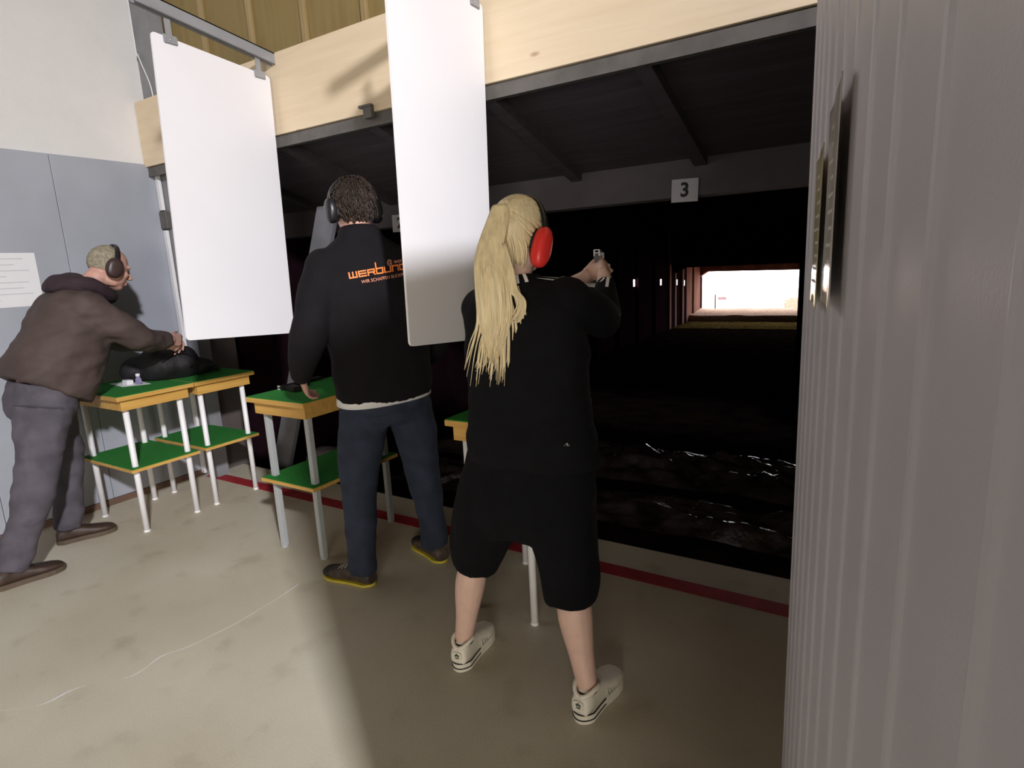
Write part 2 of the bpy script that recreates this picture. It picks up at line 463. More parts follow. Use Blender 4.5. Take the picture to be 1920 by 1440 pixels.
# partition leaf at the right, ribbed metal sheet on a core
def part_pt(yy, off, z):
    # direction (-0.144, 1); the face looks towards -x
    n = V((-1, -0.144, 0)).normalized()
    return V((0.0735 - 0.144 * yy, yy, z)) + n * off
PH = 2.36
bm = bmesh.new()
prof = []
yy = 0.185
ribs = [0.242 + 0.120 * k for k in range(11)]
prof.append((0.185, 0.0))
for r in ribs:
    for dy, h in ((-0.008, 0.0), (-0.004, 0.0021), (0.0, 0.003), (0.004, 0.0021), (0.008, 0.0)):
        prof.append((r + dy, h))
prof.append((1.500, 0.0))
poly = [part_pt(a, h, 0.012) for a, h in prof] + [part_pt(1.500, -0.05, 0.012), part_pt(0.185, -0.05, 0.012)]
add_prism(bm, poly, (0, 0, PH))
pw = struct('wall_partition', bm, 'partition')
obj('return_leaf', box((-0.09, 1.44, 0.012), (5.2, 1.49, PH + 0.012)), 'partition', pw)  # unseen wall added so the floor at right falls in shade
# laminated notices hanging on the partition
def notice(y0, y1, z0, z1, m, label, lean):
    root = thing('notice', label, 'notice', part_pt(y0, 0.01, z0), 'laminated notices on the partition')
    bm = bmesh.new()
    nY, nZ = 10, 12
    g = []
    for i in range(nY + 1):
        row = []
        for k in range(nZ + 1):
            a = i / nY; b = k / nZ
            off = 0.0085 + lean * (1 - a) ** 2 + 0.0006 * math.sin(a * 9 + b * 4)
            row.append((part_pt(y0 + (y1 - y0) * a, off, z0 + (z1 - z0) * b), part_pt(y0 + (y1 - y0) * a, off - 0.0012, z0 + (z1 - z0) * b)))
        g.append(row)
    fr = [[bm.verts.new(p[0]) for p in r] for r in g]; bk = [[bm.verts.new(p[1]) for p in r] for r in g]
    for i in range(nY):
        for k in range(nZ):
            bm.faces.new((fr[i][k], fr[i][k + 1], fr[i + 1][k + 1], fr[i + 1][k]))
            bm.faces.new((bk[i][k], bk[i + 1][k], bk[i + 1][k + 1], bk[i][k + 1]))
    for i in range(nY):
        for (k) in (0, nZ):
            bm.faces.new((fr[i][k], fr[i + 1][k], bk[i + 1][k], bk[i][k]))
    for k in range(nZ):
        for i in (0, nY):
            bm.faces.new((fr[i][k], bk[i][k], bk[i][k + 1], fr[i][k + 1]))
    bmesh.ops.recalc_face_normals(bm, faces=bm.faces)
    obj('sheet', bm, m, root, smooth=True)
    bm = bmesh.new()
    for k in range(9):
        z = z1 - 0.035 - k * 0.019
        off = 0.0098 + 0.0008
        a = part_pt(y0 + 0.05, off, z); b = part_pt(y0 + 0.05 + (y1 - y0 - 0.09) * random.uniform(0.5, 1), off, z)
        v = [bm.verts.new(p) for p in (a, b, b + V((0, 0, 0.004)), a + V((0, 0, 0.004)))]
        bm.faces.new(v)
    obj('printed_lines', bm, 'ink', root)
    return root
notice(0.712, 0.905, 1.435, 1.672, 'sleeve_paper', 'white laminated notice nearest the camera on the ribbed partition', 0.006)
notice(0.925, 1.120, 1.420, 1.640, 'sleeve_yellow', 'yellowish laminated notice farther along the ribbed partition', 0.005)

# paper sheet on the dado, left edge of the picture
pr = thing('paper_sheet', 'white printed sheet stuck on the grey dado behind the bending man', 'paper', (XL + 0.001, 1.4, 1.405))
bm = box((XL + 0.0005, 1.20, 1.405), (XL + 0.0025, 1.665, 1.728))
obj('sheet', bm, 'paper', pr)
bm = bmesh.new()
for k, (z, a, b) in enumerate(((1.69, 1.25, 1.60), (1.655, 1.25, 1.55), (1.62, 1.25, 1.62), (1.585, 1.25, 1.50), (1.55, 1.25, 1.61), (1.515, 1.25, 1.58), (1.48, 1.25, 1.62), (1.445, 1.25, 1.45))):
    v = [bm.verts.new(p) for p in ((XL + 0.0031, a, z), (XL + 0.0031, b, z), (XL + 0.0031, b, z + 0.006), (XL + 0.0031, a, z + 0.006))]
    bm.faces.new(v)
M['ink_faint'] = mat('ink_faint', (0.60, 0.60, 0.63), 0.8, 0.05)
obj('printed_lines', bm, 'ink_faint', pr)

# =================================================================== RANGE BEYOND THE FIRING LINE
FZ = -0.27
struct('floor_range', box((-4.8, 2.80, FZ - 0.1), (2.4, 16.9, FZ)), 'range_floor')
bm = bmesh.new()     # mossy strip of ground in front of the far ledge
n1, n2 = 40, 10
gg = [[bm.verts.new((-4.45 + 6.6 * i / n1, 15.0 + 1.8 * k / n2, FZ + 0.012 + 0.02 * max(0, noise.noise(V((i * 0.7, k * 0.9, 1)))))) for k in range(n2 + 1)] for i in range(n1 + 1)]
for i in range(n1):
    for k in range(n2):
        bm.faces.new((gg[i][k], gg[i + 1][k], gg[i + 1][k + 1], gg[i][k + 1]))
o = obj('moss_strip', bm, 'moss', smooth=True, kind='stuff')
tag(o, 'mossy strip of ground before the far bright opening', 'moss')
# ledge at the far end
bm = bmesh.new()
sec = []
for i in range(41):
    x = -4.5 + 6.7 * i / 40
    h = 0.025 * noise.noise(V((x * 2.3, 0, 5)))
    h2 = 0.03 * noise.noise(V((x * 3.1, 7, 5)))
    sec.append([(x, 16.85, FZ - 0.05), (x, 16.85 + h2, -0.11 + h), (x, 17.3, -0.075 - h2), (x, 18.2, -0.03 + h), (x, 18.3, FZ - 0.05)])
rows = [[bm.verts.new(p) for p in s] for s in sec]
for a, b in zip(rows, rows[1:]):
    for k in range(4):
        bm.faces.new((a[k], b[k], b[k + 1], a[k + 1]))
    bm.faces.new((a[4], b[4], b[0], a[0]))
bm.faces.new(rows[0]); bm.faces.new(rows[-1][::-1])
bmesh.ops.recalc_face_normals(bm, faces=bm.faces)
struct('trim_5', bm, 'gravel', smooth=False)
# left wall of the range, with small slits near the far end
slits = [(12.45, 1.01), (14.32, 0.94), (15.68, 0.87), (16.38, 0.82)]
bm = bmesh.new()
x0, x1 = -4.525, -4.50
add_box(bm, (x0, 2.60, FZ), (x1, 18.3, 0.72))
add_box(bm, (x0, 2.60, 1.12), (x1, 18.3, 2.46))
yy = 2.60
for (ys, zs) in slits:
    add_box(bm, (x0, yy, 0.72), (x1, ys - 0.085, 1.12))
    add_box(bm, (x0, ys - 0.085, 0.72), (x1, ys + 0.085, zs - 0.075))
    add_box(bm, (x0, ys - 0.085, zs + 0.075), (x1, ys + 0.085, 1.12))
    yy = ys + 0.085
add_box(bm, (x0, yy, 0.72), (x1, 18.3, 1.12))
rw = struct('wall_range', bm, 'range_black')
obj('far_panel', box((x1, 16.55, FZ), (x1 + 0.012, 18.0, 2.2)), 'range_wall', rw)  # wall colour brightened here to stand in for light from the opening
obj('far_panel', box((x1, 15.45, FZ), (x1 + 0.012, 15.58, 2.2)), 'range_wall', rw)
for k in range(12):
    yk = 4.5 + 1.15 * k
    obj('wall_post', box((x1, yk, FZ), (x1 + 0.05, yk + 0.14, 2.2)), 'range_black' if yk < 14 else 'range_wall', rw)  # near posts black, far ones redder: opening light painted by material
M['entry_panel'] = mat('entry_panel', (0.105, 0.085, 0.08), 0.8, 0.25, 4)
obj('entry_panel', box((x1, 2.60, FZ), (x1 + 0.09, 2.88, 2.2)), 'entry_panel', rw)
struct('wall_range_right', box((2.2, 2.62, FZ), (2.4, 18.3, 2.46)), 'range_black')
# sloped boarded ceiling between header and crossbeam
def cz_(yv):
    return 2.33 - (yv - 2.52) * (2.33 - 2.035) / (3.47 - 2.52)
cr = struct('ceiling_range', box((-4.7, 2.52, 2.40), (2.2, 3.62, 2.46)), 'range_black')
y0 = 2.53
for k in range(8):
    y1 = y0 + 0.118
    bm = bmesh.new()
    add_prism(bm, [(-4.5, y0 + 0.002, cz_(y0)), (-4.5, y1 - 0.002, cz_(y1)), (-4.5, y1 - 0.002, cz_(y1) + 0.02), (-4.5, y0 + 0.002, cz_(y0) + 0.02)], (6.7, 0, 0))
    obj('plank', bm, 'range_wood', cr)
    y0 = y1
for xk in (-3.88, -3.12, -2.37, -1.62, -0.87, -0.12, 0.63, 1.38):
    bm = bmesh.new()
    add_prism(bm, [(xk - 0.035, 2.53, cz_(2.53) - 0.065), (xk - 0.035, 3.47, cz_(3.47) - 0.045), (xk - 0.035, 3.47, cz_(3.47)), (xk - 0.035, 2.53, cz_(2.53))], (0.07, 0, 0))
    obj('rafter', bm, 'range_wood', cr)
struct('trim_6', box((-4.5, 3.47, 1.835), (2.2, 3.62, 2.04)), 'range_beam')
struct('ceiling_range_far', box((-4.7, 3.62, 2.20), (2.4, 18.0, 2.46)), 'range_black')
# hanging baffle with a clipped corner at the far opening, and a frame nearer
bm = bmesh.new()
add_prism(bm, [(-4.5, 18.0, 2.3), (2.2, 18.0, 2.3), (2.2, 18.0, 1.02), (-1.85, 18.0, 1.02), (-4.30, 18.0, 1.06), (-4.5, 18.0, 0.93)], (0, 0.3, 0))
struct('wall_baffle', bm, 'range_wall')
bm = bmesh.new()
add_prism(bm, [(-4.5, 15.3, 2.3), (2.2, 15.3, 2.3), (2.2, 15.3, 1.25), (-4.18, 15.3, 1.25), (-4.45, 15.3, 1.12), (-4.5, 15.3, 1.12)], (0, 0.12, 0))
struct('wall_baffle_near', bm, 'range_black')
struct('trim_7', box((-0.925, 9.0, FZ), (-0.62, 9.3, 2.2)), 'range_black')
# yard beyond, targets and backstop
struct('floor_yard', box((-14, 18.3, -0.5), (10, 40, -0.36)), 'gravel')
struct('wall_backstop', box((-14, 34, -0.36), (10, 34.4, 0.35)), 'white_paint')
t = thing('target_board', 'dark rectangular target board in the bright far opening', 'target', (-4.5, 21.0, -0.36))
obj('board', box((-4.63, 20.98, 0.03), (-4.36, 21.0, 0.12)), 'target_pink', t)
obj('stake', box((-4.60, 21.0, -0.36), (-4.58, 21.02, 0.08)), 'white_paint', t)
obj('stake', box((-4.41, 21.0, -0.36), (-4.39, 21.02, 0.08)), 'white_paint', t)
t = thing('target_post', 'thin dark post left of the target board in the opening', 'post', (-4.72, 21.0, -0.36))
obj('shaft', box((-4.74, 20.98, -0.36), (-4.70, 21.02, 0.21)), 'target_dark', t)
obj('foot', box((-4.78, 20.94, -0.36), (-4.66, 21.06, -0.33)), 'target_dark', t)
bm = box((-2.55, 21.0, -0.36), (-1.2, 21.6, 0.0)); add_box(bm, (-2.42, 21.05, 0.0), (-1.2, 21.5, 0.05))
tag(obj('block_wall', bm, 'gravel'), 'low pale block wall at the right of the far opening', 'wall')

# crumpled dark plastic sheeting on the range floor
def sheeting(x0, x1, y0, y1, amp, seed, label):
    bm = bmesh.new()
    nx, ny = 130, 34
    g = []
    for i in range(nx + 1):
        r = []
        for k in range(ny + 1):
            x = x0 + (x1 - x0) * i / nx; yv = y0 + (y1 - y0) * k / ny
            e = min(1, 5 * min(k / ny, 1 - k / ny, 3 * i / nx, 3 * (1 - i / nx)) + 0.05)
            h = amp * e * (0.55 + noise.noise(V((x * 1.6, yv * 3.2, seed))) + 0.55 * noise.noise(V((x * 4, yv * 8, seed + 4))) + 0.3 * noise.noise(V((x * 11, yv * 20, seed + 9))))
            r.append(bm.verts.new((x + 0.05 * noise.noise(V((x * 3, yv * 3, seed + 2))), yv + 0.08 * noise.noise(V((x * 2, yv, seed + 6))), FZ + 0.004 + max(h, 0))))
        g.append(r)
    for i in range(nx):
        for k in range(ny):
            bm.faces.new((g[i][k], g[i + 1][k], g[i + 1][k + 1], g[i][k + 1]))
    tag(obj('plastic_sheeting', bm, 'plastic_sheet', smooth=True), label, 'plastic sheet', 'plastic sheets on the range floor')
sheeting(-3.6, 1.0, 3.55, 4.15, 0.10, 3.0, 'crumpled dark plastic sheet lying nearest the firing line')
sheeting(-3.9, 1.0, 4.35, 5.25, 0.13, 8.0, 'crumpled dark plastic sheet lying behind the nearer one')

# diagonal brace leaning inside the opening
bm = bmesh.new()
add_prism(bm, [(-4.40, 3.0, FZ), (-4.62 + 0.42, 3.0, FZ), (-3.22, 3.0, 1.98), (-3.42, 3.0, 1.98)], (0, 0.04, 0))
M['brace'] = mat('brace', (0.20, 0.20, 0.22), 0.6, 0.25, 6)
tag(obj('diagonal_brace', bm, 'brace', bevel=0.003), 'grey plank leaning diagonally inside the dark opening', 'plank')
bm = bmesh.new()
add_ell(bm, (-3.95, 3.3, -0.10), (0.24, 0, 0), (0, 0.15, 0), (0, 0, 0.17)); add_ell(bm, (-3.68, 3.36, -0.14), (0.19, 0, 0), (0, 0.13, 0), (0, 0, 0.13))
M['sack'] = mat('sack', (0.22, 0.20, 0.22), 0.45, 0.3, 9)
o = fuse('sack', bm, 'sack', None, 0.02, 4, 0.02, 7)
tag(o, 'pale crumpled sack on the range floor beside the leaning plank', 'sack')

# lane number plates on the crossbeam
def plate(x, z, digit, label, rot):
    root = thing('lane_number_plate', label, 'sign', (x, 3.468, z), 'lane number plates')
    bm = bmesh.new(); add_box(bm, (-0.074, -0.004, -0.062), (0.074, 0.0, 0.062))
    bmesh.ops.rotate(bm, cent=(0, 0, 0), matrix=Matrix.Rotation(rot, 3, 'Y'), verts=bm.verts)
    bmesh.ops.translate(bm, vec=(x, 3.466, z), verts=bm.verts)
    obj('plate', bm, 'plate_white', root)
    cu = bpy.data.curves.new('digit', 'FONT'); cu.body = digit; cu.size = 0.105; cu.align_x = 'CENTER'; cu.align_y = 'CENTER'; cu.offset = 0.003
    t = bpy.data.objects.new('tmpd', cu); C.objects.link(t)
    dg = bpy.context.evaluated_depsgraph_get()
    me = bpy.data.meshes.new_from_object(t.evaluated_get(dg)); bpy.data.objects.remove(t)
    bm = bmesh.new(); bm.from_mesh(me)
    bmesh.ops.rotate(bm, cent=(0, 0, 0), matrix=Matrix.Rotation(PI / 2, 3, 'X'), verts=bm.verts)
    bmesh.ops.rotate(bm, cent=(0, 0, 0), matrix=Matrix.Rotation(rot, 3, 'Y'), verts=bm.verts)
    bmesh.ops.translate(bm, vec=(x, 3.4605, z), verts=bm.verts)
    obj('digit', bm, 'ink_black', root)
M['plate_white'] = mat('plate_white', (0.62, 0.60, 0.64), 0.6, 0.04)
plate(-0.955, 1.868, '3', 'white number plate with a black 3 on the crossbeam', 0.03)
plate(-3.07, 1.855, '2', 'white number plate mostly hidden behind the middle white board', 0.03)

# =================================================================== LIGHT FIXTURES
for (p, w, l, e, c) in LIGHTS:
    t = thing('floodlight', 'square white floodlight hung high in the hall behind the camera', 'lamp', (p[0], p[1], CEIL))
    dirv = V((-2.2, 1.2, 1.2)) - V(p)
    qt = dirv.to_track_quat('-Z', 'Y')
    def lb(a_, b_, m_, nm):
        bm = box(a_, b_)
        bmesh.ops.rotate(bm, cent=(0, 0, 0), matrix=qt.to_matrix(), verts=bm.verts)
        bmesh.ops.translate(bm, vec=p, verts=bm.verts)
        return obj(nm, bm, m_, t)
    lb((-w / 2 - 0.03, -l / 2 - 0.03, 0.02), (w / 2 + 0.03, l / 2 + 0.03, 0.10), 'steel_dark', 'housing')
    lb((-w / 2, -l / 2, 0.004), (w / 2, l / 2, 0.02), 'diffuser', 'lens')
    bm = bmesh.new(); add_tube(bm, (p[0] + 0.03, p[1], p[2] + 0.06), (p[0] + 0.03, p[1], CEIL), 0.02)
    obj('hanger', bm, 'steel_grey', t)
    ld = bpy.data.lights.new('floodlight_beam', 'AREA'); ld.shape = 'RECTANGLE'; ld.size = w; ld.size_y = l; ld.energy = e; ld.color = c; ld.spread = math.radians(80)
    lo = bpy.data.objects.new('floodlight_beam', ld); C.objects.link(lo); lo.location = p
    lo.rotation_euler = qt.to_euler()

# =================================================================== HANGING DIVIDERS
def divider(x, corners, label, lrail):
    root = thing('divider_board', label, 'board', (x, corners[0][0], corners[0][1]), 'white divider boards')
    # rounded quadrilateral in the (y, z) plane
    P = [V((0, a, b)) for a, b in corners]
    out = []
    r = 0.022
    for i in range(4):
        p, a, b = P[i], (P[i - 1] - P[i]).normalized(), (P[(i + 1) % 4] - P[i]).normalized()
        for k in range(5):
            t = k / 4
            out.append(p + a * r * (1 - t) ** 2 + b * r * t ** 2)
    bm = bmesh.new()
    add_prism(bm, [(x - 0.004, q.y, q.z) for q in out], (0.010, 0, 0))
    obj('panel', bm, 'white_board', root)
    top_n, top_f = P[0], P[3]
    for t in (0.14, 0.90):
        c = top_n.lerp(top_f, t)
        bm = bmesh.new()
        add_box(bm, (x - 0.010, c.y - 0.035, c.z - 0.03), (x + 0.012, c.y + 0.035, c.z + 0.012))
        bmesh.ops.bevel(bm, geom=list(bm.edges), offset=0.004, segments=2, affect='EDGES')
        add_box(bm, (x - 0.003, c.y - 0.014, c.z), (x + 0.004, c.y + 0.014, c.z + 0.085))
        cl = obj('clip', bm, 'rail', root)
        bm = bmesh.new(); add_ell(bm, (x + 0.0125, c.y, c.z - 0.008), (0.003, 0, 0), (0, 0.005, 0), (0, 0, 0.005), 10, 6)
        obj('screw', bm, 'chrome', cl, smooth=True)
    # rail it hangs from
    bm = bmesh.new()
    za, zb = 2.800, 2.712
    yA, yB = 1.69, YH
    dz = (zb - za) / (yB - 1.74)
    z0 = za + dz * (yA - 1.74)
    hw = 0.021
    for (h0, h1, w0, w1) in ((-0.030, 0.030, -hw, -hw + 0.006), (-0.030, 0.030, hw - 0.006, hw), (0.024, 0.030, -hw, hw), (-0.030, -0.024, -hw, -0.007), (-0.030, -0.024, 0.007, hw)):
        add_prism(bm, [(x + w0, yA, z0 + h0), (x + w0, yB, zb + h0), (x + w0, yB, zb + h1), (x + w0, yA, z0 + h1)], (w1 - w0, 0, 0))
    rl = tag(obj('hanging_rail', bm, 'rail'), lrail, 'rail', 'hanging rails')
    return root
divider(-3.0, [(1.75, 2.672), (1.690, 1.210), (2.350, 1.170), (2.392, 2.612)], 'white divider board hanging between the bending man and the man in jeans', 'grey metal rail above the left white board, running to the pine header')
divider(-1.55, [(1.775, 2.640), (1.742, 1.212), (2.335, 1.172), (2.392, 2.620)], 'white divider board hanging between the man in jeans and the woman', 'grey metal rail above the middle white board, at the top edge of the picture')

# =================================================================== TABLES
def make_table(name, leg_mat, square, label):
    """local frame: long side along Y, base at the floor"""
    root = thing(name, label, 'table', (0, 0, 0), 'small green topped shooting tables')
    L, B, H = 0.67, 0.46, 0.885
    obj('top', box((-B / 2, -L / 2, H - 0.030), (B / 2, L / 2, H - 0.004)), 'table_wood', root, bevel=0.003)
    obj('felt_cover', box((-B / 2 + 0.004, -L / 2 + 0.004, H - 0.004), (B / 2 - 0.004, L / 2 - 0.004, H)), 'felt', root)
    ia, ib, zt, zb = B / 2 - 0.028, L / 2 - 0.028, H - 0.030, H - 0.095
    obj('apron', box((-ia, -ib, zb), (ia, -ib + 0.02, zt)), 'table_wood', root, bevel=0.002)
    obj('apron', box((-ia, ib - 0.02, zb), (ia, ib, zt)), 'table_wood', root, bevel=0.002)
    obj('apron', box((-ia, -ib + 0.02, zb), (-ia + 0.02, ib - 0.02, zt)), 'table_wood', root, bevel=0.002)
    obj('apron', box((ia - 0.02, -ib + 0.02, zb), (ia, ib - 0.02, zt)), 'table_wood', root, bevel=0.002)
    for sx in (-1, 1):
        for sy in (-1, 1):
            bm = bmesh.new()
            px, py = sx * 0.162, sy * 0.262
            if square:
                add_box(bm, (px - 0.016, py - 0.016, 0.004), (px + 0.016, py + 0.016, zt))
                bmesh.ops.bevel(bm, geom=list(bm.edges), offset=0.003, segments=2, affect='EDGES')
            else:
                add_tube(bm, (px, py, 0.004), (px, py, zt), 0.0175, None, 16)
            lg = obj('leg', bm, leg_mat, root, smooth=not square)
            bm = bmesh.new(); add_tube(bm, (px, py, 0.0), (px, py, 0.012), 0.019, None, 14)
            obj('foot_cap', bm, 'white_paint' if not square else 'grey_paint', lg)
    sh = obj('shelf', box((-0.212, -0.32, 0.405), (0.212, 0.32, 0.425)), 'table_wood', root, bevel=0.002)
    obj('shelf_felt', box((-0.208, -0.316, 0.425), (0.208, 0.316, 0.428)), 'felt', sh)
    return root
tb = make_table('shooting_table', 'white_paint', False, 'green topped table with white legs, front one beside the bending man')
tb.location = (-4.04, 1.862, 0); tb.rotation_euler.z = PI / 2; tb.scale.z = 0.985
t2 = copy_tree(tb); t2.location = (-4.045, 2.318, 0); t2.scale = (0.94, 1, 0.985)
t2['label'] = 'green topped table with white legs under the bag, farther of the pair along the dado'
t3 = copy_tree(tb); t3.location = (-1.31, 2.170, 0); t3.rotation_euler.z = 0; t3.scale = (0.92, 0.84, 1)
t3['label'] = 'green topped table mostly hidden in front of the woman'
tg = make_table('shooting_table', 'grey_paint', True, 'green topped table with grey square legs beside the man in jeans')
tg.location = (-2.63, 2.215, 0)

# =================================================================== THINGS ON THE TABLES
def pistol(origin, fwd, up, label, lying):
    """slide along fwd; origin at the top of the grip"""
    f, u = V(fwd).normalized(), V(up).normalized()
    u = (u - f * u.dot(f)).normalized()
    r = f.cross(u)
    o = V(origin)
    root = thing('pistol', label, 'pistol', origin)
    def P(a, b, c):
        return o + f * a + r * b + u * c
    def blk(a0, a1, b, c0, c1, bev=0.002):
        bm = bmesh.new()
        add_prism(bm, [P(a0, -b, c0), P(a1, -b, c0), P(a1, -b, c1), P(a0, -b, c1)], r * 2 * b)
        bmesh.ops.bevel(bm, geom=list(bm.edges), offset=bev, segments=2, affect='EDGES')
        return bm
    sl = obj('slide', blk(-0.045, 0.135, 0.0125, 0.012, 0.040), 'gun_metal', root)
    obj('frame', blk(-0.035, 0.125, 0.011, -0.008, 0.012), 'gun_metal', root)
    bm = bmesh.new()
    add_prism(bm, [P(-0.032, -0.014, 0.0), P(0.022, -0.014, 0.0), P(0.002, -0.014, -0.105), P(-0.052, -0.014, -0.105)], r * 0.028)
    bmesh.ops.bevel(bm, geom=list(bm.edges), offset=0.005, segments=2, affect='EDGES')
    obj('grip', bm, 'rubber_black', root)
    bm = bmesh.new()
    limb(bm, [P(0.022, 0, -0.006), P(0.026, 0, -0.034), P(0.058, 0, -0.034), P(0.066, 0, -0.006)], [0.003] * 4, 8, 4)
    obj('trigger_guard', bm, 'gun_metal', root, smooth=True)
    bm = bmesh.new(); limb(bm, [P(0.040, 0, -0.004), P(0.038, 0, -0.014), P(0.043, 0, -0.024)], [0.0025] * 3, 8, 4)
    obj('trigger', bm, 'gun_metal', root, smooth=True)
    # rear sight with a white outline, front sight
    bm = bmesh.new()
    for s in (-1, 1):
        add_prism(bm, [P(-0.045, s * 0.008 - 0.0035, 0.040), P(-0.032, s * 0.008 - 0.0035, 0.040), P(-0.032, s * 0.008 - 0.0035, 0.050), P(-0.045, s * 0.008 - 0.0035, 0.050)], r * 0.007)
    rs = obj('rear_sight', bm, 'gun_metal', sl)
    bm = bmesh.new()
    def bar(b0, b1, c0, c1):
        v = [bm.verts.new(P(-0.0456, b0, c0)), bm.verts.new(P(-0.0456, b1, c0)), bm.verts.new(P(-0.0456, b1, c1)), bm.verts.new(P(-0.0456, b0, c1))]
        bm.faces.new(v)
    bar(-0.0115, 0.0115, 0.0475, 0.0500); bar(-0.0115, -0.0080, 0.026, 0.0475); bar(0.0080, 0.0115, 0.026, 0.0475); bar(-0.008, 0.008, 0.0365, 0.0390)
    obj('sight_outline', bm, 'white_paint', sl)
    bm = blk(0.122, 0.130, 0.0022, 0.040, 0.050, 0.0005)
    obj('front_sight', bm, 'gun_metal', sl)
    return root
pistol((-2.775, 2.105, 0.8995), (0.05, 1, 0), (-1, 0.05, 0), 'dark pistol lying on the green table with grey legs', True)
bm = bmesh.new(); add_box(bm, (-2.86, 2.27, 0.885), (-2.835, 2.39, 0.905)); bmesh.ops.bevel(bm, geom=list(bm.edges), offset=0.003, segments=2, affect='EDGES')
add_box(bm, (-2.865, 2.262, 0.885), (-2.83, 2.272, 0.909))
tag(obj('magazine', bm, 'gun_metal'), 'dark pistol magazine lying beyond the pistol on the green table', 'magazine')

TZ = 0.8718
# bag
bg = thing('bag', 'soft black bag slumped on the pair of green tables under the bending man\'s hands', 'bag', (-4.05, 2.15, TZ))
bm = bmesh.new()
add_ell(bm, (-4.10, 2.115, TZ + 0.09), (0.17, 0, 0), (0, 0.150, 0), (0, 0, 0.125))
add_ell(bm, (-4.06, 2.20, TZ + 0.095), (0.15, 0, 0), (0, 0.13, 0), (0, 0, 0.13))
add_ell(bm, (-4.18, 2.00, TZ + 0.07), (0.10, 0, 0), (0, 0.11, 0), (0, 0, 0.09))
add_ell(bm, (-4.06, 2.30, TZ + 0.05), (0.14, 0, 0), (0, 0.14, 0), (0, 0, 0.065))
add_ell(bm, (-4.06, 2.42, TZ + 0.022), (0.10, 0, 0), (0, 0.06, 0), (0, 0, 0.025))
bm2 = bm
o = fuse('shell', bm, 'bag_black', bg, 0.012, 6, 0.012, 7)
for v in o.data.vertices:
    if v.co.z < 0.0: v.co.z = 0.0
bm = bmesh.new(); limb(bm, [(-3.95, 2.05, TZ + 0.13), (-3.915, 2.11, TZ + 0.18), (-3.91, 2.18, TZ + 0.17), (-3.93, 2.25, TZ + 0.12)], [0.010] * 4, 10, 5, flat=0.5)
obj('handle', bm, 'bag_black', bg, smooth=True)
bm = bmesh.new(); add_box(bm, (-3.898, 2.19, TZ + 0.075), (-3.888, 2.21, TZ + 0.085))
obj('buckle', bm, 'chrome', bg)
# sheet, carton and small bottle
bm = bmesh.new()
add_prism(bm, [(-4.28, 1.86, TZ), (-4.05, 1.83, TZ), (-3.96, 1.96, TZ), (-4.19, 2.00, TZ)], (0, 0, 0.0012))
tag(obj('paper_slip', bm, 'paper'), 'white sheet lying on the front green table beside the bending man', 'paper')
bm = bmesh.new(); add_box(bm, (-4.130, 1.870, TZ + 0.0014), (-4.070, 1.910, TZ + 0.030)); bmesh.ops.bevel(bm, geom=list(bm.edges), offset=0.002, segments=1, affect='EDGES')
add_box(bm, (-4.127, 1.873, TZ + 0.0295), (-4.073, 1.891, TZ + 0.0312))
tag(obj('carton', bm, 'box_white'), 'small white carton standing on the sheet on the front table', 'box')
bt = thing('bottle', 'small clear violet bottle beside the white carton', 'bottle', (-4.035, 1.925, TZ + 0.0014))
bm = bmesh.new(); z = TZ + 0.0014
loft(bm, [((-4.035, 1.925, z + h), (r, 0, 0), (0, r, 0)) for h, r in ((0, 0.016), (0.003, 0.018), (0.035, 0.018), (0.046, 0.010), (0.052, 0.009))], 16)
obj('body', bm, 'clear_plastic', bt, smooth=True)
bm = bmesh.new(); loft(bm, [((-4.035, 1.925, z + h), (r, 0, 0), (0, r, 0)) for h, r in ((0.050, 0.013), (0.066, 0.013), (0.069, 0.010))], 16)
obj('cap', bm, 'box_white', bt, smooth=True)

# =================================================================== PEOPLE
Z = V((0, 0, 1))
def add_head(bm, c, f, u, s=1.0):
    f = V(f).normalized(); u = (V(u) - f * V(u).dot(f)).normalized(); r = f.cross(u); c = V(c)
    f_, u_, r_ = f * s, u * s, r * s
    def P(a, b, d): return c + r_ * a + f_ * b + u_ * d
    add_ell(bm, P(0, -0.008, 0.022), r_ * 0.077, f_ * 0.097, u_ * 0.093, 24, 16)
    add_ell(bm, P(0, 0.030, -0.035), r_ * 0.064, f_ * 0.066, u_ * 0.084, 20, 14)
    add_ell(bm, P(0, 0.052, -0.092), r_ * 0.036, f_ * 0.036, u_ * 0.028, 16, 10)
    for k in (-1, 1):
        add_ell(bm, P(k * 0.042, 0.012, -0.072), r_ * 0.020, f_ * 0.045, u_ * 0.035, 14, 10)     # jaw
        add_ell(bm, P(k * 0.036, 0.068, -0.022), r_ * 0.024, f_ * 0.024, u_ * 0.022, 12, 8)      # cheek
        add_ell(bm, P(k * 0.030, 0.084, 0.022), r_ * 0.024, f_ * 0.010, u_ * 0.009, 12, 8)       # brow
        add_ell(bm, P(k * 0.079, -0.004, -0.014), r_ * 0.009, f_ * 0.019 + u_ * 0.004, u_ * 0.032, 12, 8)   # ear
        add_ell(bm, P(k * 0.010, 0.108, -0.034), r_ * 0.009, f_ * 0.010, u_ * 0.008, 10, 8)
    limb(bm, [P(0, 0.088, 0.016), P(0, 0.103, -0.008), P(0, 0.118, -0.030)], [0.008 * s, 0.010 * s, 0.012 * s], 10, 4)
    add_ell(bm, P(0, 0.096, -0.060), r_ * 0.022, f_ * 0.010, u_ * 0.006, 12, 8)
    add_ell(bm, P(0, 0.094, -0.073), r_ * 0.019, f_ * 0.010, u_ * 0.007, 12, 8)
    return P, f, u, r

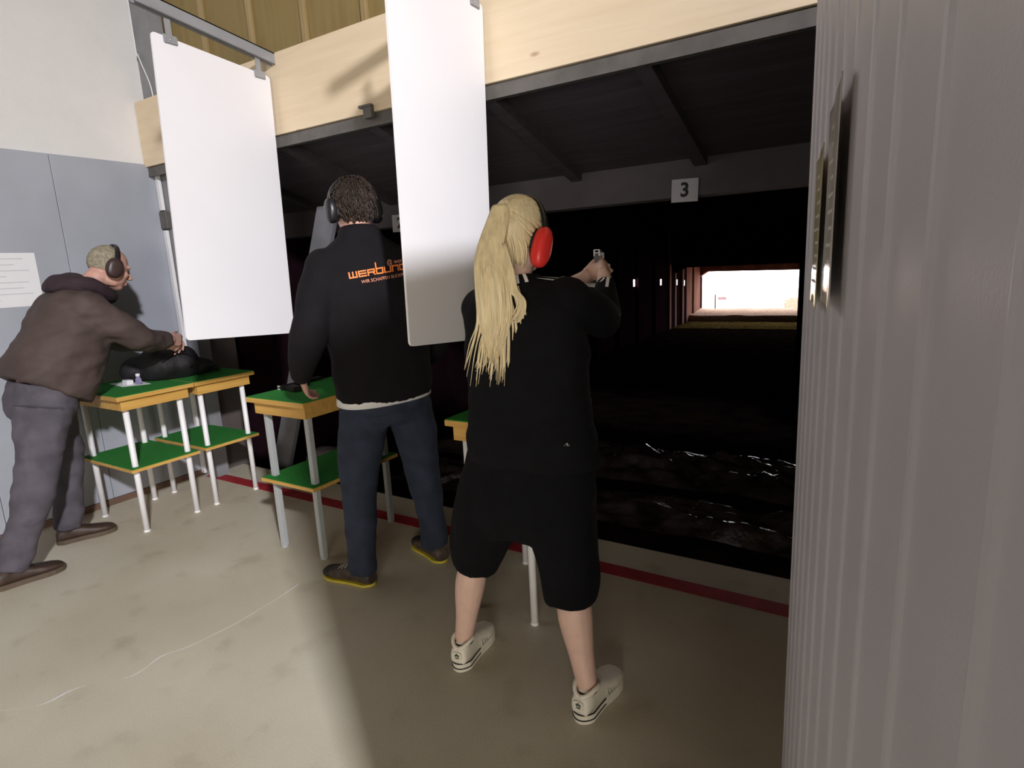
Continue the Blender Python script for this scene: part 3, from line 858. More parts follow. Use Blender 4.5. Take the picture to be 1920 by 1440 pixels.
def eyes(parent, P, s, f):
    for k in (-1, 1):
        bm = bmesh.new(); add_ell(bm, P(k * 0.031, 0.0835, 0.004), (0.0105 * s, 0, 0), (0, 0.0105 * s, 0), (0, 0, 0.0085 * s), 12, 8)
        obj('eye', bm, 'eye', parent, smooth=True)

def add_hand(bm, w, d, n, t, curls, s=1.0, spread=0.0, thumb=None):
    """w wrist, d finger direction, n the way the palm faces, t the thumb side; curls = bend per joint for each finger"""
    w, d, n, t = V(w), V(d).normalized(), V(n).normalized(), V(t).normalized()
    secs = [(w - d * 0.02 * s, t * 0.025 * s, n * 0.018 * s), (w + d * 0.02 * s, t * 0.032 * s, n * 0.017 * s),
            (w + d * 0.055 * s, t * 0.041 * s, n * 0.015 * s), (w + d * 0.085 * s, t * 0.041 * s, n * 0.012 * s), (w + d * 0.095 * s, t * 0.036 * s, n * 0.009 * s)]
    loft(bm, secs, 16, 2.4)
    L = ((0.042, 0.026, 0.022), (0.046, 0.030, 0.024), (0.043, 0.027, 0.023), (0.034, 0.020, 0.019))
    for i in range(4):
        off = (0.031 - 0.0207 * i)
        p = w + d * (0.086 - 0.004 * abs(i - 1)) * s + t * off * s
        dirv = (d + t * spread * (1.5 - i)).normalized()
        ax = dirv.cross(n).normalized()
        pts = [p - dirv * 0.02 * s, p]; rr = [0.0095 * s, 0.0092 * s]
        a = 0
        for j in range(3):
            a += curls[i][j]
            q = Matrix.Rotation(a, 3, ax) @ dirv
            p = p + q * L[i][j] * s
            pts.append(p); rr.append((0.0088, 0.0080, 0.0066)[j] * s)
        limb(bm, pts, rr, 10, 4)
    th = thumb or (t * 0.65 + d * 0.62 + n * 0.35)
    th = V(th).normalized()
    b = w + d * 0.018 * s + t * 0.024 * s + n * 0.006 * s
    m_ = b + th * 0.046 * s
    e = m_ + (th * 0.7 + d * 0.55 + n * 0.1).normalized() * 0.032 * s
    tip = e + (th * 0.35 + d * 0.9).normalized() * 0.026 * s
    limb(bm, [b, m_, e, tip], [0.0150 * s, 0.0118 * s, 0.0100 * s, 0.0078 * s], 10, 4)

def shoe(root, heel, d, L, Wd, Ht, m_up, m_sole, sole_h=0.026, name='shoe', collar=0.10, m_coll=None):
    """heel: floor point at the back of the sole; d: pointing direction"""
    d = V(d); d.z = 0; d.normalize(); r = d.cross(Z); h = V(heel)
    prof = [(0.00, 0.60, 0.55), (0.03, 0.72, 0.80), (0.12, 0.80, 0.98), (0.28, 0.78, 1.0), (0.42, 0.80, 0.90), (0.56, 0.90, 0.74), (0.70, 1.0, 0.62), (0.84, 0.94, 0.52), (0.94, 0.72, 0.42), (1.0, 0.40, 0.26)]
    secs = []
    for t, w, hh in prof:
        H2 = Ht * hh
        secs.append((h + d * L * t + Z * (sole_h * 0.6 + H2 / 2), r * Wd / 2 * w * 0.96, Z * H2 / 2, 2.5))
    bm = bmesh.new(); loft(bm, secs, 20)
    if collar:
        limb(bm, [h + d * L * 0.20 + Z * (sole_h + Ht * 0.5), h + d * L * 0.19 + Z * (sole_h + Ht * 0.9)], [Wd * 0.40, Wd * 0.38], 16, 3)
    up = fuse(name, bm, m_up, root, 0.006, 5)
    def half_w(t):
        w = 0.0
        for (t0, w0, _), (t1, w1, _) in zip(prof, prof[1:]):
            if t0 <= t <= t1:
                w = w0 + (w1 - w0) * (t - t0) / (t1 - t0)
        w = max(w, 0.74) if t < 0.5 else w
        e = 1.0
        if t < 0.16: e = math.sqrt(max(0, 1 - (1 - t / 0.16) ** 2))
        if t > 0.80: e = math.sqrt(max(0, 1 - ((t - 0.80) / 0.20) ** 2)) / max(w, 0.3) * 0.9 if t > 0.86 else 1.0
        return Wd / 2 * w * min(e, 1.0) * 1.04
    ts = [0.5 - 0.5 * math.cos(PI * i / 22) for i in range(23)]
    side = lambda t, sg: h + d * (L * (t * 1.03 - 0.015)) + r * (half_w(t) * sg)
    ol = [side(t, 1) for t in ts] + [side(t, -1) for t in ts[-2:0:-1]]
    shoe.side = side
    bm = bmesh.new(); add_prism(bm, [p + Z * 0.001 for p in ol], (0, 0, sole_h))
    so = obj('sole', bm, m_sole, up)
    return up, d, r, h

def laces(up, h, d, r, L, Ht, m):
    for k in range(4):
        t = 0.42 + 0.075 * k
        zz = 0.018 + Ht * (0.90 - (t - 0.42) * 1.35)
        bm = bmesh.new()
        a = h + d * L * t
        limb(bm, [a + r * 0.026 + Z * (zz - 0.006), a + Z * (zz + 0.002), a - r * 0.026 + Z * (zz - 0.006)], [0.0028] * 3, 8, 4)
        obj('lace', bm, m, up, smooth=True)

def earmuff(parent_root, P, f, u, r, m_cup, s=1.0, tilt=0.0, cupr=0.043, cuph=0.054, out=0.088, fwdband=0.0, wires=False, dz=0.0):
    bm = bmesh.new()
    pts = []
    for k in range(13):
        a = PI * k / 12
        pts.append(P(math.cos(a) * (out + 0.016), fwdband * math.sin(a) - 0.002, -0.005 + dz * (1 - math.sin(a)) + math.sin(a) * 0.132))
    limb(bm, pts, [0.0065] * 13, 10, 2, ref=f, flat=2.2)
    band = obj('headband', bm, 'muff_black', parent_root, smooth=True)
    for k in (-1, 1):
        c = P(k * out, -0.004, -0.014 + dz)
        bm = bmesh.new()
        secs = []
        for o_, q in ((-0.010, 0.90), (0.000, 0.98), (0.008, 1.0), (0.018, 0.97), (0.026, 0.86), (0.031, 0.66), (0.033, 0.35)):
            secs.append((c + r * (k * o_ * s), f * cupr * q * s, (u + f * tilt) * cuph * q * s, 2.3))
        loft(bm, secs, 24)
        cup = obj('ear_cup', bm, m_cup, band, smooth=True)
        bm = bmesh.new()
        loft(bm, [(c - r * (k * 0.018 * s), f * cupr * 0.86 * s, u * cuph * 0.88 * s), (c - r * (k * 0.006 * s), f * cupr * 0.96 * s, u * cuph * 0.97 * s)], 24)
        obj('cushion', bm, 'muff_black', band, smooth=True)
        if wires:
            bm = bmesh.new()
            limb(bm, [P(k * (out + 0.012), -0.028, 0.0), P(k * (out + 0.014), -0.022, 0.035), P(k * (out + 0.006), -0.012, 0.062)], [0.0022] * 3, 8, 4)
            obj('wire', bm, 'chrome', band, smooth=True)
    return band

# ------------------------------------------------------------------ woman at the firing point
wo = thing('person', 'person with a long blond ponytail and red earmuffs in black, aiming a pistol', 'person', (-1.02, 1.67, 0))
hc = V((-1.012, 1.722, 1.602)); hf = V((0.15, 0.97, -0.18))
bm = bmesh.new()
PW, wf, wu, wr = add_head(bm, hc, hf, Z, 0.98)
limb(bm, [(-1.02, 1.70, 1.36), (-1.02, 1.695, 1.46), (-1.02, 1.715, 1.545)], [0.062, 0.054, 0.052], 16)
loft(bm, [((-1.01, 1.70, 1.41), (0.13, 0, 0), (0, 0.05, 0)), ((-1.01, 1.70, 1.33), (0.17, 0, 0), (0, 0.085, 0)), ((-1.0, 1.70, 1.1), (0.14, 0, 0), (0, 0.085, 0)), ((-1.01, 1.69, 0.92), (0.16, 0, 0), (0, 0.10, 0)), ((-1.01, 1.69, 0.78), (0.15, 0, 0), (0, 0.10, 0))], 24)
RW = V((-0.895, 2.135, 1.452)); LW = V((-0.966, 2.130, 1.446))
limb(bm, [(-1.17, 1.71, 1.375), (-1.165, 1.86, 1.33), (-1.13, 1.98, 1.325), (-1.05, 2.07, 1.395), LW], [0.052, 0.044, 0.040, 0.034, 0.026], 14)
limb(bm, [(-0.84, 1.71, 1.375), (-0.818, 1.85, 1.33), (-0.830, 1.97, 1.315), (-0.868, 2.08, 1.395), RW], [0.052, 0.044, 0.040, 0.034, 0.026], 14)
limb(bm, [(-1.11, 1.69, 0.82), (-1.18, 1.675, 0.62), (-1.235, 1.668, 0.45), (-1.258, 1.645, 0.32), (-1.272, 1.630, 0.20), (-1.283, 1.618, 0.11), (-1.285, 1.625, 0.06)], [0.09, 0.075, 0.056, 0.058, 0.043, 0.036, 0.036], 16)
limb(bm, [(-0.91, 1.69, 0.82), (-0.87, 1.675, 0.62), (-0.838, 1.668, 0.45), (-0.815, 1.640, 0.32), (-0.785, 1.618, 0.20), (-0.760, 1.600, 0.11), (-0.755, 1.60, 0.06)], [0.09, 0.075, 0.058, 0.060, 0.044, 0.036, 0.036], 16)
limb(bm, [(-1.285, 1.61, 0.05), (-1.30, 1.76, 0.045)], [0.03, 0.026], 12)
limb(bm, [(-0.755, 1.59, 0.05), (-0.738, 1.74, 0.045)], [0.03, 0.026], 12)
# heels of both hands closed behind the grip
add_ell(bm, (-0.938, 2.168, 1.462), (0.040, 0.010, 0), (-0.006, 0.026, 0), (0, 0, 0.034))
add_hand(bm, RW, (-0.32, 0.95, 0.12), (-0.95, -0.3, 0.0), (0.0, -0.1, 1), [(0.15, 0.25, 0.1)] + [(0.95, 1.05, 0.6)] * 3, 1.05, 0, (-0.35, 0.75, 0.45))
add_hand(bm, LW, (-0.18, 0.98, 0.06), (0.97, 0.18, 0.0), (0.0, -0.1, 1), [(0.75, 1.0, 0.6)] * 4, 1.05, 0, (0.10, 0.80, 0.50))
body = fuse('body', bm, 'skin_light', wo, 0.0055, 3)
eyes(body, PW, 0.98, wf)
pistol((-0.950, 2.213, 1.497), (-0.30, 0.954, 0), (0, 0, 1), 'dark pistol with a white sight outline in the woman\'s hands', False)

bm = bmesh.new()
loft(bm, [((-1.015, 1.695, 1.475), (0.070, 0, 0), (0, 0.066, 0)), ((-1.012, 1.695, 1.445), (0.105, 0, 0), (0, 0.08, 0)), ((-1.003, 1.695, 1.415), (0.178, 0, 0), (0, 0.095, 0)), ((-0.998, 1.695, 1.36), (0.215, 0, 0), (0, 0.115, 0)),
          ((-1.0, 1.695, 1.25), (0.225, 0, 0), (0, 0.128, 0)), ((-0.995, 1.695, 1.10), (0.222, 0, 0), (0, 0.130, 0)), ((-0.99, 1.69, 0.98), (0.228, 0, 0), (0, 0.138, 0)), ((-0.985, 1.685, 0.88), (0.244, 0, 0), (0, 0.148, 0)), ((-0.985, 1.685, 0.84), (0.242, 0, 0), (0, 0.148, 0))], 32, 2.3)
limb(bm, [(-1.155, 1.70, 1.36), (-1.165, 1.84, 1.33), (-1.13, 1.97, 1.315), (-1.06, 2.045, 1.37), (-1.005, 2.098, 1.415)], [0.080, 0.076, 0.066, 0.052, 0.042], 16)
limb(bm, [(-0.838, 1.705, 1.382), (-0.818, 1.84, 1.330), (-0.825, 1.96, 1.305), (-0.848, 2.04, 1.360), (-0.868, 2.095, 1.412)], [0.084, 0.076, 0.066, 0.056, 0.046], 16)
jk = fuse('jacket', bm, 'black_cloth', wo, 0.011, 8, 0.010, 5.5, (1, 1, 1.8))
bm = bmesh.new()
loft(bm, [((-0.995, 1.69, 0.99), (0.20, 0, 0), (0, 0.13, 0)), ((-0.995, 1.69, 0.86), (0.240, 0, 0), (0, 0.150, 0)), ((-1.0, 1.68, 0.74), (0.252, 0, 0), (0, 0.150, 0)), ((-1.01, 1.675, 0.64), (0.245, 0, 0), (0, 0.140, 0)), ((-1.015, 1.675, 0.575), (0.20, 0, 0), (0, 0.11, 0))], 28, 2.3)
limb(bm, [(-1.13, 1.68, 0.76), (-1.185, 1.675, 0.60), (-1.225, 1.668, 0.48), (-1.245, 1.662, 0.385)], [0.125, 0.125, 0.110, 0.088], 18, round_ends=False)
limb(bm, [(-0.89, 1.68, 0.76), (-0.865, 1.675, 0.60), (-0.850, 1.668, 0.48), (-0.842, 1.660, 0.36)], [0.125, 0.120, 0.108, 0.088], 18, round_ends=False)
pn = fuse('cropped_trousers', bm, 'pants_black', wo, 0.011, 6, 0.012, 5.0, (1.3, 1.3, 0.8))
BJ = bvh_world(jk); BP = bvh_world(pn)

def decal(name, quads, bvh, m, parent, off=0.0015, sub=3):
    """small patches laid on the surface under them; quads: 4 corner points each"""
    bm = bmesh.new()
    for q in quads:
        g = []
        for i in range(sub + 1):
            row = []
            for k in range(sub + 1):
                a, b = i / sub, k / sub
                p = (V(q[0]) * (1 - a) + V(q[1]) * a) * (1 - b) + (V(q[3]) * (1 - a) + V(q[2]) * a) * b
                loc, nor, _, _ = bvh.find_nearest(p)
                row.append(bm.verts.new(loc + nor * off))
            g.append(row)
        for i in range(sub):
            for k in range(sub):
                bm.faces.new((g[i][k], g[i + 1][k], g[i + 1][k + 1], g[i][k + 1]))
    return obj(name, bm, m, parent, smooth=True)

def strip(a, b, w, axis):
    a, b, x = V(a), V(b), V(axis).normalized() * w
    return (a - x, b - x, b + x, a + x)
# white cuff stripes on both sleeves, seen from behind
view = V((-0.42, 0.905, -0.02)).normalized()
def cast(p):
    p = V(p); loc, nor, _, _ = BJ.ray_cast(p - view * 0.16, view)
    return loc if loc else p
q = []
for (c0, dx, dz_) in (((-0.893, 2.07, 1.455), 0.014, 0.034), ((-0.872, 2.07, 1.445), 0.016, 0.036), ((-0.853, 2.07, 1.425), 0.010, 0.034), ((-0.915, 2.07, 1.418), 0.004, 0.030),
                      ((-0.905, 2.07, 1.440), 0.022, 0.010), ((-0.938, 2.07, 1.428), 0.006, 0.028), ((-0.962, 2.07, 1.440), 0.012, 0.022), ((-0.980, 2.07, 1.440), -0.012, 0.020)):
    a_ = cast(V(c0) + V((-dx / 2, 0, -dz_ / 2))); b_ = cast(V(c0) + V((dx / 2, 0, dz_ / 2)))
    q.append(strip(a_, b_, 0.0055, (0.9, 0.42, 0)))
for k_ in q:
    decal('cuff_stripe', [k_], BJ, 'white_cloth', jk)
# collar stripes
q = []
for a in (-0.9, -0.55, 0.15, 0.5, 0.85):
    d0 = V((math.sin(a), -math.cos(a), 0))
    q.append(strip(V((-1.015, 1.695, 1.452)) + d0 * 0.098, V((-1.015, 1.695, 1.480)) + d0 * 0.068, 0.006, d0.cross(Z)))
d0 = V((0.75, 0.65, 0))
q.append(strip(V((-0.91, 1.66, 1.48)), V((-0.845, 1.69, 1.49)), 0.008, (0.3, -0.5, 0.5)))
q.append(strip(V((-0.90, 1.70, 1.50)), V((-0.85, 1.73, 1.50)), 0.005, (0.3, -0.5, 0.5)))
for k_ in q:
    decal('collar_stripe', [k_], BJ, 'white_cloth', jk)
# small grey mark on the back of the trousers, white drawcord end at the hip
q = []
b0 = V((-0.79, 1.56, 0.945))
for (a, b) in (((0, 0), (0.010, 0.014)), ((0.010, 0.014), (0.014, 0.0)), ((0.018, 0.016), (0.020, 0)), ((0.020, 0.0), (0.030, 0.004)), ((0.030, 0.004), (0.022, 0.010))):
    q.append(strip(b0 + V((a[0], 0, a[1])), b0 + V((b[0], 0, b[1])), 0.0016, (1, 0, 0.3)))
M['logo_grey'] = mat('logo_grey', (0.45, 0.42, 0.45), 0.6)
decal('mark', q, BJ, 'logo_grey', jk, 0.0015, 1)
bm = bmesh.new()
limb(bm, [(-1.262, 1.665, 0.655), (-1.268, 1.66, 0.635), (-1.272, 1.655, 0.615), (-1.285, 1.65, 0.605), (-1.292, 1.65, 0.592)], [0.004, 0.004, 0.005, 0.006, 0.004], 8, 4)
obj('drawcord', bm, 'white_cloth', pn, smooth=True)

# hair: cap of strands combed back to the tie, ponytail of locks
def head_pt(d, k=1.0):
    """direction in head frame (r, f, u) -> point on the hair surface"""
    d = V(d).normalized()
    return PW(d.x * 0.083 * k, -0.008 + d.y * 0.103 * k, 0.022 + d.z * 0.099 * k)
tie = V((0.10, -0.90, 0.40)).normalized()
bm = bmesh.new()
bmesh.ops.create_uvsphere(bm, u_segments=32, v_segments=24, radius=1)
for v in list(bm.verts):
    d = V(v.co)
    if d.y > 0.34 + max(0, d.z) * 0.72 or d.z < -0.93 or (d.z < -0.1 and d.y > 0.0):
        bm.verts.remove(v)
for v in bm.verts:
    v.co = head_pt(v.co, 0.985)
hair = obj('hair', bm, 'blond_dark', wo, smooth=True)
bm = bmesh.new()
rnd = random.Random(3)
for k in range(760):
    # start on the hairline or anywhere on the cap
    while True:
        d = V((rnd.gauss(0, 1), rnd.gauss(0, 1), rnd.gauss(0, 1))).normalized()
        if d.y > 0.36 + max(0, d.z) * 0.72 or d.z < -0.90 or (d.z < -0.08 and d.y > 0.05):
            continue
        break
    ang = d.angle(tie)
    if ang < 0.25: continue
    n = 7
    pts, rr = [], []
    for j in range(n):
        t = j / (n - 1)
        ax = d.cross(tie)
        q_ = Matrix.Rotation(ang * t, 3, ax.normalized()) @ d
        lift = 1.0 + 0.02 * math.sin(PI * t) + rnd.uniform(0, 0.012)
        pts.append(head_pt(q_, lift)); rr.append(0.0034 if 0 < j < n - 1 else 0.0022)
    limb(bm, pts, rr, 5, 2, round_ends=False)
for k in range(120):      # hair drawn up from the nape
    a = rnd.uniform(-1.25, 1.25); z_ = rnd.uniform(-0.125, -0.05)
    p0 = PW(math.sin(a) * 0.060, -0.012 - math.cos(a) * 0.056, z_)
    p1 = PW(math.sin(a) * 0.070, -0.02 - math.cos(a) * 0.078, z_ + 0.06)
    limb(bm, [p0, p1, p1.lerp(head_pt(tie, 1.0), 0.5) + (p1 - hc).normalized() * 0.012, head_pt(tie, 1.03)], [0.0026, 0.004, 0.004, 0.0026], 5, 3, round_ends=False)
obj('combed_strands', bm, 'blond', hair, smooth=True)
tp = head_pt(tie, 1.06)
bm = bmesh.new()
tdir = (tp - head_pt((0, 0, 0.001), 0.001)).normalized()
u_, w_ = perp(tdir)
pts = []
for k in range(13):
    a = 2 * PI * k / 12
    pts.append(tp - tdir * 0.004 + (u_ * math.cos(a) + w_ * math.sin(a)) * 0.022)
limb(bm, pts, [0.007] * 13, 8, 2, round_ends=False)
obj('hair_tie', bm, 'blond', hair, smooth=True)
spine = [tp - tdir * 0.02, tp + tdir * 0.014 - Z * 0.004, tp + tdir * 0.026 - Z * 0.045, V((-1.030, 1.560, 1.535)), V((-1.012, 1.543, 1.44)), V((-1.012, 1.542, 1.335)), V((-1.030, 1.546, 1.222))]
wid = [0.012, 0.019, 0.030, 0.040, 0.050, 0.047, 0.014]
bm = bmesh.new()
lat = V((0.85, 0.45, 0)).normalized(); dep = V((0.45, -0.85, 0)).normalized()
for k in range(360):
    a = rnd.uniform(0, 2 * PI); q_ = math.sqrt(rnd.random())
    ox, oy = math.cos(a) * q_, math.sin(a) * q_
    ln = rnd.choice((6, 7, 7, 7, 7, 7))
    tipz = rnd.uniform(0.0, 0.075) if rnd.random() < 0.6 else rnd.uniform(-0.02, 0.02)
    wig = rnd.uniform(0, 6)
    pts, rr = [], []
    for j in range(ln):
        c = spine[j]
        sp = 1.0 + (0.45 if j == ln - 1 and ln < 7 else 0) * 0.3
        jit = 0.006 * math.sin(wig + j * 1.3) * (j / 6)
        if j == 6:
            c = c + V((0, 0, tipz)); sp = 1.0 + tipz * 18
        pts.append(c + lat * (ox * wid[j] * sp + jit) + dep * (oy * wid[j] * 0.42 + 0.004))
        rr.append((0.0030, 0.0036, 0.0042, 0.0045, 0.0042, 0.0034, 0.0010)[j] if j < ln - 1 else 0.0007)
    limb(bm, pts, rr, 5, 4, round_ends=False)
# loose side locks curling over the shoulder
for k in range(16):
    s0 = rnd.uniform(-0.01, 0.02)
    a = V((-0.985 + s0, 1.56, 1.50)); 
    pts = [V((-1.00 + s0, 1.575, 1.57)), a + V((0.02, 0, -0.02)), V((-0.950 + s0, 1.550, 1.43)), V((-0.925 + s0, 1.553, 1.395)), V((-0.940 + s0 * 1.5, 1.553, 1.355)), V((-0.970 + s0 * 2, 1.552, 1.33))]
    limb(bm, pts, [0.003, 0.0035, 0.0035, 0.003, 0.002, 0.0007], 5, 4, round_ends=False)
for k in range(70):
    s0 = rnd.gauss(0, 0.55)
    pts = [spine[4] + lat * s0 * 0.05, spine[5] + lat * (s0 * 0.06 + 0.01), spine[6] + lat * (s0 * 0.075 + 0.01) + V((0, 0, rnd.uniform(-0.02, 0.05))), spine[6] + lat * (s0 * 0.085) + V((0, 0, rnd.uniform(-0.10, -0.02)))]
    limb(bm, pts, [0.0030, 0.0026, 0.0018, 0.0004], 5, 4, round_ends=False)
obj('ponytail', bm, 'blond', hair, smooth=True)
earmuff(wo, PW, wf, wu, wr, 'muff_red', 1.0, cupr=0.036, cuph=0.067, out=0.090, fwdband=0.020, dz=-0.036, tilt=0.16)

def sneaker(heel, d):
    up, d, r, h = shoe(wo, heel, d, 0.268, 0.098, 0.088, 'shoe_white', 'shoe_white', 0.036, 'sneaker', collar=0)
    SD = shoe.side
    # two dark lines round the heel of the sole
    for zz in (0.015, 0.036):
        bm = bmesh.new()
        tt = [0.42, 0.30, 0.20, 0.13, 0.08, 0.045, 0.018, 0.004]
        pts = [SD(t, 1) for t in tt] + [SD(0.0, 1)] + [SD(t, -1) for t in tt[::-1]]
        pts = [p_ + Z * zz - d * 0.0006 for p_ in pts]
        limb(bm, pts, [0.0024] * len(pts), 6, 2)
        obj('heel_line', bm, 'rubber_black', up, smooth=True)
    # padded collar and dark opening
    bm = bmesh.new()
    pts = []
    for k in range(17):
        a = 2 * PI * k / 16
        pts.append(h + d * (0.058 - math.cos(a) * 0.050) + r * math.sin(a) * 0.038 + Z * (0.104 - 0.010 * math.cos(2 * a)))
    limb(bm, pts, [0.0075] * 17, 8, 2, round_ends=False)
    obj('collar', bm, 'shoe_white', up, smooth=True)
    bm = bmesh.new()
    loft(bm, [(h + d * 0.062 + Z * 0.085, d * 0.046, r * 0.033), (h + d * 0.062 + Z * 0.101, d * 0.045, r * 0.034)], 20)
    obj('opening', bm, 'rubber_black', up)
    # three-leaf mark on a heel tab
    bm = bmesh.new()
    e = h - d * 0.0005
    loft(bm, [(e + d * 0.003 + Z * 0.066, r * 0.020, Z * 0.017, 3.0), (e - d * 0.0015 + Z * 0.066, r * 0.019, Z * 0.016, 3.0)], 20)
    tabo = obj('heel_tab', bm, 'shoe_white', up)
    bm = bmesh.new()
    for (a, b, w, hh) in ((0, 0.006, 0.0035, 0.0065), (-0.0065, 0.003, 0.0030, 0.0055), (0.0065, 0.003, 0.0030, 0.0055)):
        loft(bm, [(e - d * 0.0018 + Z * (0.066 + b) + r * a, r * w, Z * hh), (e - d * 0.0026 + Z * (0.066 + b) + r * a, r * w, Z * hh)], 12)
    for zz in (-0.005, -0.008):
        loft(bm, [(e - d * 0.0018 + Z * (0.066 + zz), r * 0.008, Z * 0.001, 4), (e - d * 0.0026 + Z * (0.066 + zz), r * 0.008, Z * 0.001, 4)], 12)
    obj('leaf_mark', bm, 'logo_green', tabo)
    for s in (-1, 1):
        for k in range(3):
            bm = bmesh.new()
            t = 0.46 + 0.07 * k
            a = h + d * 0.268 * t + r * s * 0.043
            limb(bm, [a + Z * 0.040, a - r * s * 0.008 + d * 0.008 + Z * 0.066], [0.004, 0.004], 6, 3)
            obj('side_stripe', bm, 'shoe_grey', up, smooth=True)
    laces(up, h, d, r, 0.268, 0.088, 'shoe_white')
sneaker((-1.272, 1.552, 0), (-0.13, 1, 0))
sneaker((-0.760, 1.534, 0), (0.10, 1, 0))

# ------------------------------------------------------------------ man in the printed jacket
F = V((-0.929, 0.370, 0)); Rt = V((0.370, 0.929, 0)); MC = V((-2.0, 2.05, 0))
def mp(l, f_, z): return MC + Rt * l + F * f_ + Z * z
mn = thing('person', 'person in a black jacket with orange lettering on the back and dark jeans', 'person', (-2.0, 2.05, 0))
bm = bmesh.new()
PM, mf, mu, mr = add_head(bm, mp(-0.058, 0.03, 1.795), F + Z * -0.12, Z, 1.04)
limb(bm, [mp(-0.04, 0, 1.52), mp(-0.05, 0.0, 1.63), mp(-0.056, 0.015, 1.72)], [0.07, 0.066, 0.062], 16)
loft(bm, [(mp(-0.02, 0, 1.58), Rt * 0.16, F * 0.06), (mp(-0.02, 0, 1.48), Rt * 0.19, F * 0.10), (mp(0, 0, 1.2), Rt * 0.17, F * 0.11), (mp(0, 0, 1.0), Rt * 0.17, F * 0.12), (mp(0, 0, 0.84), Rt * 0.16, F * 0.11)], 24)
LWm = mp(-0.335, 0.165, 1.035)
limb(bm, [mp(-0.225, 0, 1.53), mp(-0.29, -0.01, 1.38), mp(-0.335, 0.0, 1.22), mp(-0.345, 0.08, 1.12), LWm], [0.06, 0.052, 0.045, 0.040, 0.030], 14)
RWm = mp(0.30, 0.18, 1.02)
limb(bm, [mp(0.205, 0, 1.53), mp(0.27, -0.01, 1.38), mp(0.31, 0.0, 1.22), mp(0.315, 0.09, 1.10), RWm], [0.06, 0.052, 0.045, 0.040, 0.030], 14)
add_hand(bm, LWm, (F * 0.55 + Rt * 0.25 - Z * 0.8), (Rt * 0.95 + F * 0.1), (F * 0.8 + Z * 0.55), [(0.35, 0.45, 0.3)] * 4, 1.02)
add_hand(bm, RWm, (F * 0.55 - Rt * 0.2 - Z * 0.8), (-Rt * 0.95 + F * 0.1), (F * 0.8 + Z * 0.55), [(0.35, 0.45, 0.3)] * 4, 1.02)
limb(bm, [mp(-0.11, 0, 0.86), mp(-0.17, 0.01, 0.5), mp(-0.20, 0.0, 0.14), mp(-0.20, 0.0, 0.11)], [0.10, 0.065, 0.042, 0.042], 14)
limb(bm, [mp(0.10, 0, 0.86), mp(0.17, 0.01, 0.48), mp(0.20, 0.0, 0.14), mp(0.20, 0.0, 0.11)], [0.10, 0.065, 0.042, 0.042], 14)
mb = fuse('body', bm, 'skin_old', mn, 0.006, 3)
eyes(mb, PM, 1.04, mf)
bm = bmesh.new()      # softshell jacket
loft(bm, [(mp(-0.052, 0.005, 1.715), Rt * 0.082, F * 0.080), (mp(-0.050, 0, 1.66), Rt * 0.100, F * 0.092), (mp(-0.04, 0, 1.625), Rt * 0.165, F * 0.105), (mp(-0.025, 0, 1.57), Rt * 0.245, F * 0.125), (mp(-0.02, 0, 1.45), Rt * 0.255, F * 0.145),
          (mp(-0.01, 0, 1.28), Rt * 0.245, F * 0.155), (mp(0, 0, 1.12), Rt * 0.240, F * 0.158), (mp(0, 0, 0.99), Rt * 0.238, F * 0.158 + Z * 0.012), (mp(-0.005, 0, 0.928), Rt * 0.234, F * 0.155 + Z * 0.024)], 36, 2.4)
limb(bm, [mp(-0.225, 0, 1.53), mp(-0.295, -0.01, 1.38), mp(-0.345, -0.005, 1.22), mp(-0.352, 0.08, 1.12), mp(-0.342, 0.145, 1.055)], [0.095, 0.082, 0.078, 0.065, 0.052], 18)
limb(bm, [mp(0.205, 0, 1.53), mp(0.27, -0.01, 1.38), mp(0.315, -0.005, 1.22), mp(0.32, 0.09, 1.10), mp(0.305, 0.15, 1.045)], [0.095, 0.082, 0.078, 0.065, 0.052], 18)
mj = fuse('jacket', bm, 'softshell', mn, 0.012, 7, 0.009, 5.0, (1, 1, 1.5))
bm = bmesh.new()      # white shirt hem
loft(bm, [(mp(0, 0, 1.02), Rt * 0.222, F * 0.145), (mp(0, 0, 0.95), Rt * 0.228, F * 0.150), (mp(-0.004, 0, 0.906), Rt * 0.231 + Z * 0.006, F * 0.152 + Z * 0.004)], 36, 2.4)
obj('shirt', bm, 'white_cloth', mn, smooth=True)
bm = bmesh.new()      # jeans
loft(bm, [(mp(0, 0, 1.0), Rt * 0.20, F * 0.130), (mp(0, -0.005, 0.91), Rt * 0.218, F * 0.142), (mp(0, -0.01, 0.84), Rt * 0.218, F * 0.142), (mp(0, 0, 0.79), Rt * 0.17, F * 0.11)], 28, 2.3)
limb(bm, [mp(-0.115, -0.01, 0.86), mp(-0.155, 0.0, 0.68), mp(-0.175, 0.01, 0.48), mp(-0.195, 0.0, 0.25), mp(-0.203, 0.0, 0.065)], [0.120, 0.106, 0.088, 0.074, 0.070], 20, round_ends=False)
limb(bm, [mp(0.105, -0.01, 0.86), mp(0.145, 0.0, 0.68), mp(0.170, 0.01, 0.48), mp(0.190, 0.0, 0.25), mp(0.200, 0.0, 0.065)], [0.120, 0.106, 0.088, 0.074, 0.070], 20, round_ends=False)
mjn = fuse('jeans', bm, 'denim', mn, 0.011, 5, 0.008, 6.0, (1, 1, 1.4))
BM_ = bvh_world(mjn)
for (a, sx) in ((-0.115, 1), (0.115, 1)):      # back pockets
    q = [(mp(a - 0.06, -0.17, 0.86), mp(a + 0.06, -0.17, 0.86), mp(a + 0.05, -0.17, 0.73), mp(a - 0.05, -0.17, 0.73))]
    decal('back_pocket', q, BM_, 'denim', mjn, 0.004, 5)
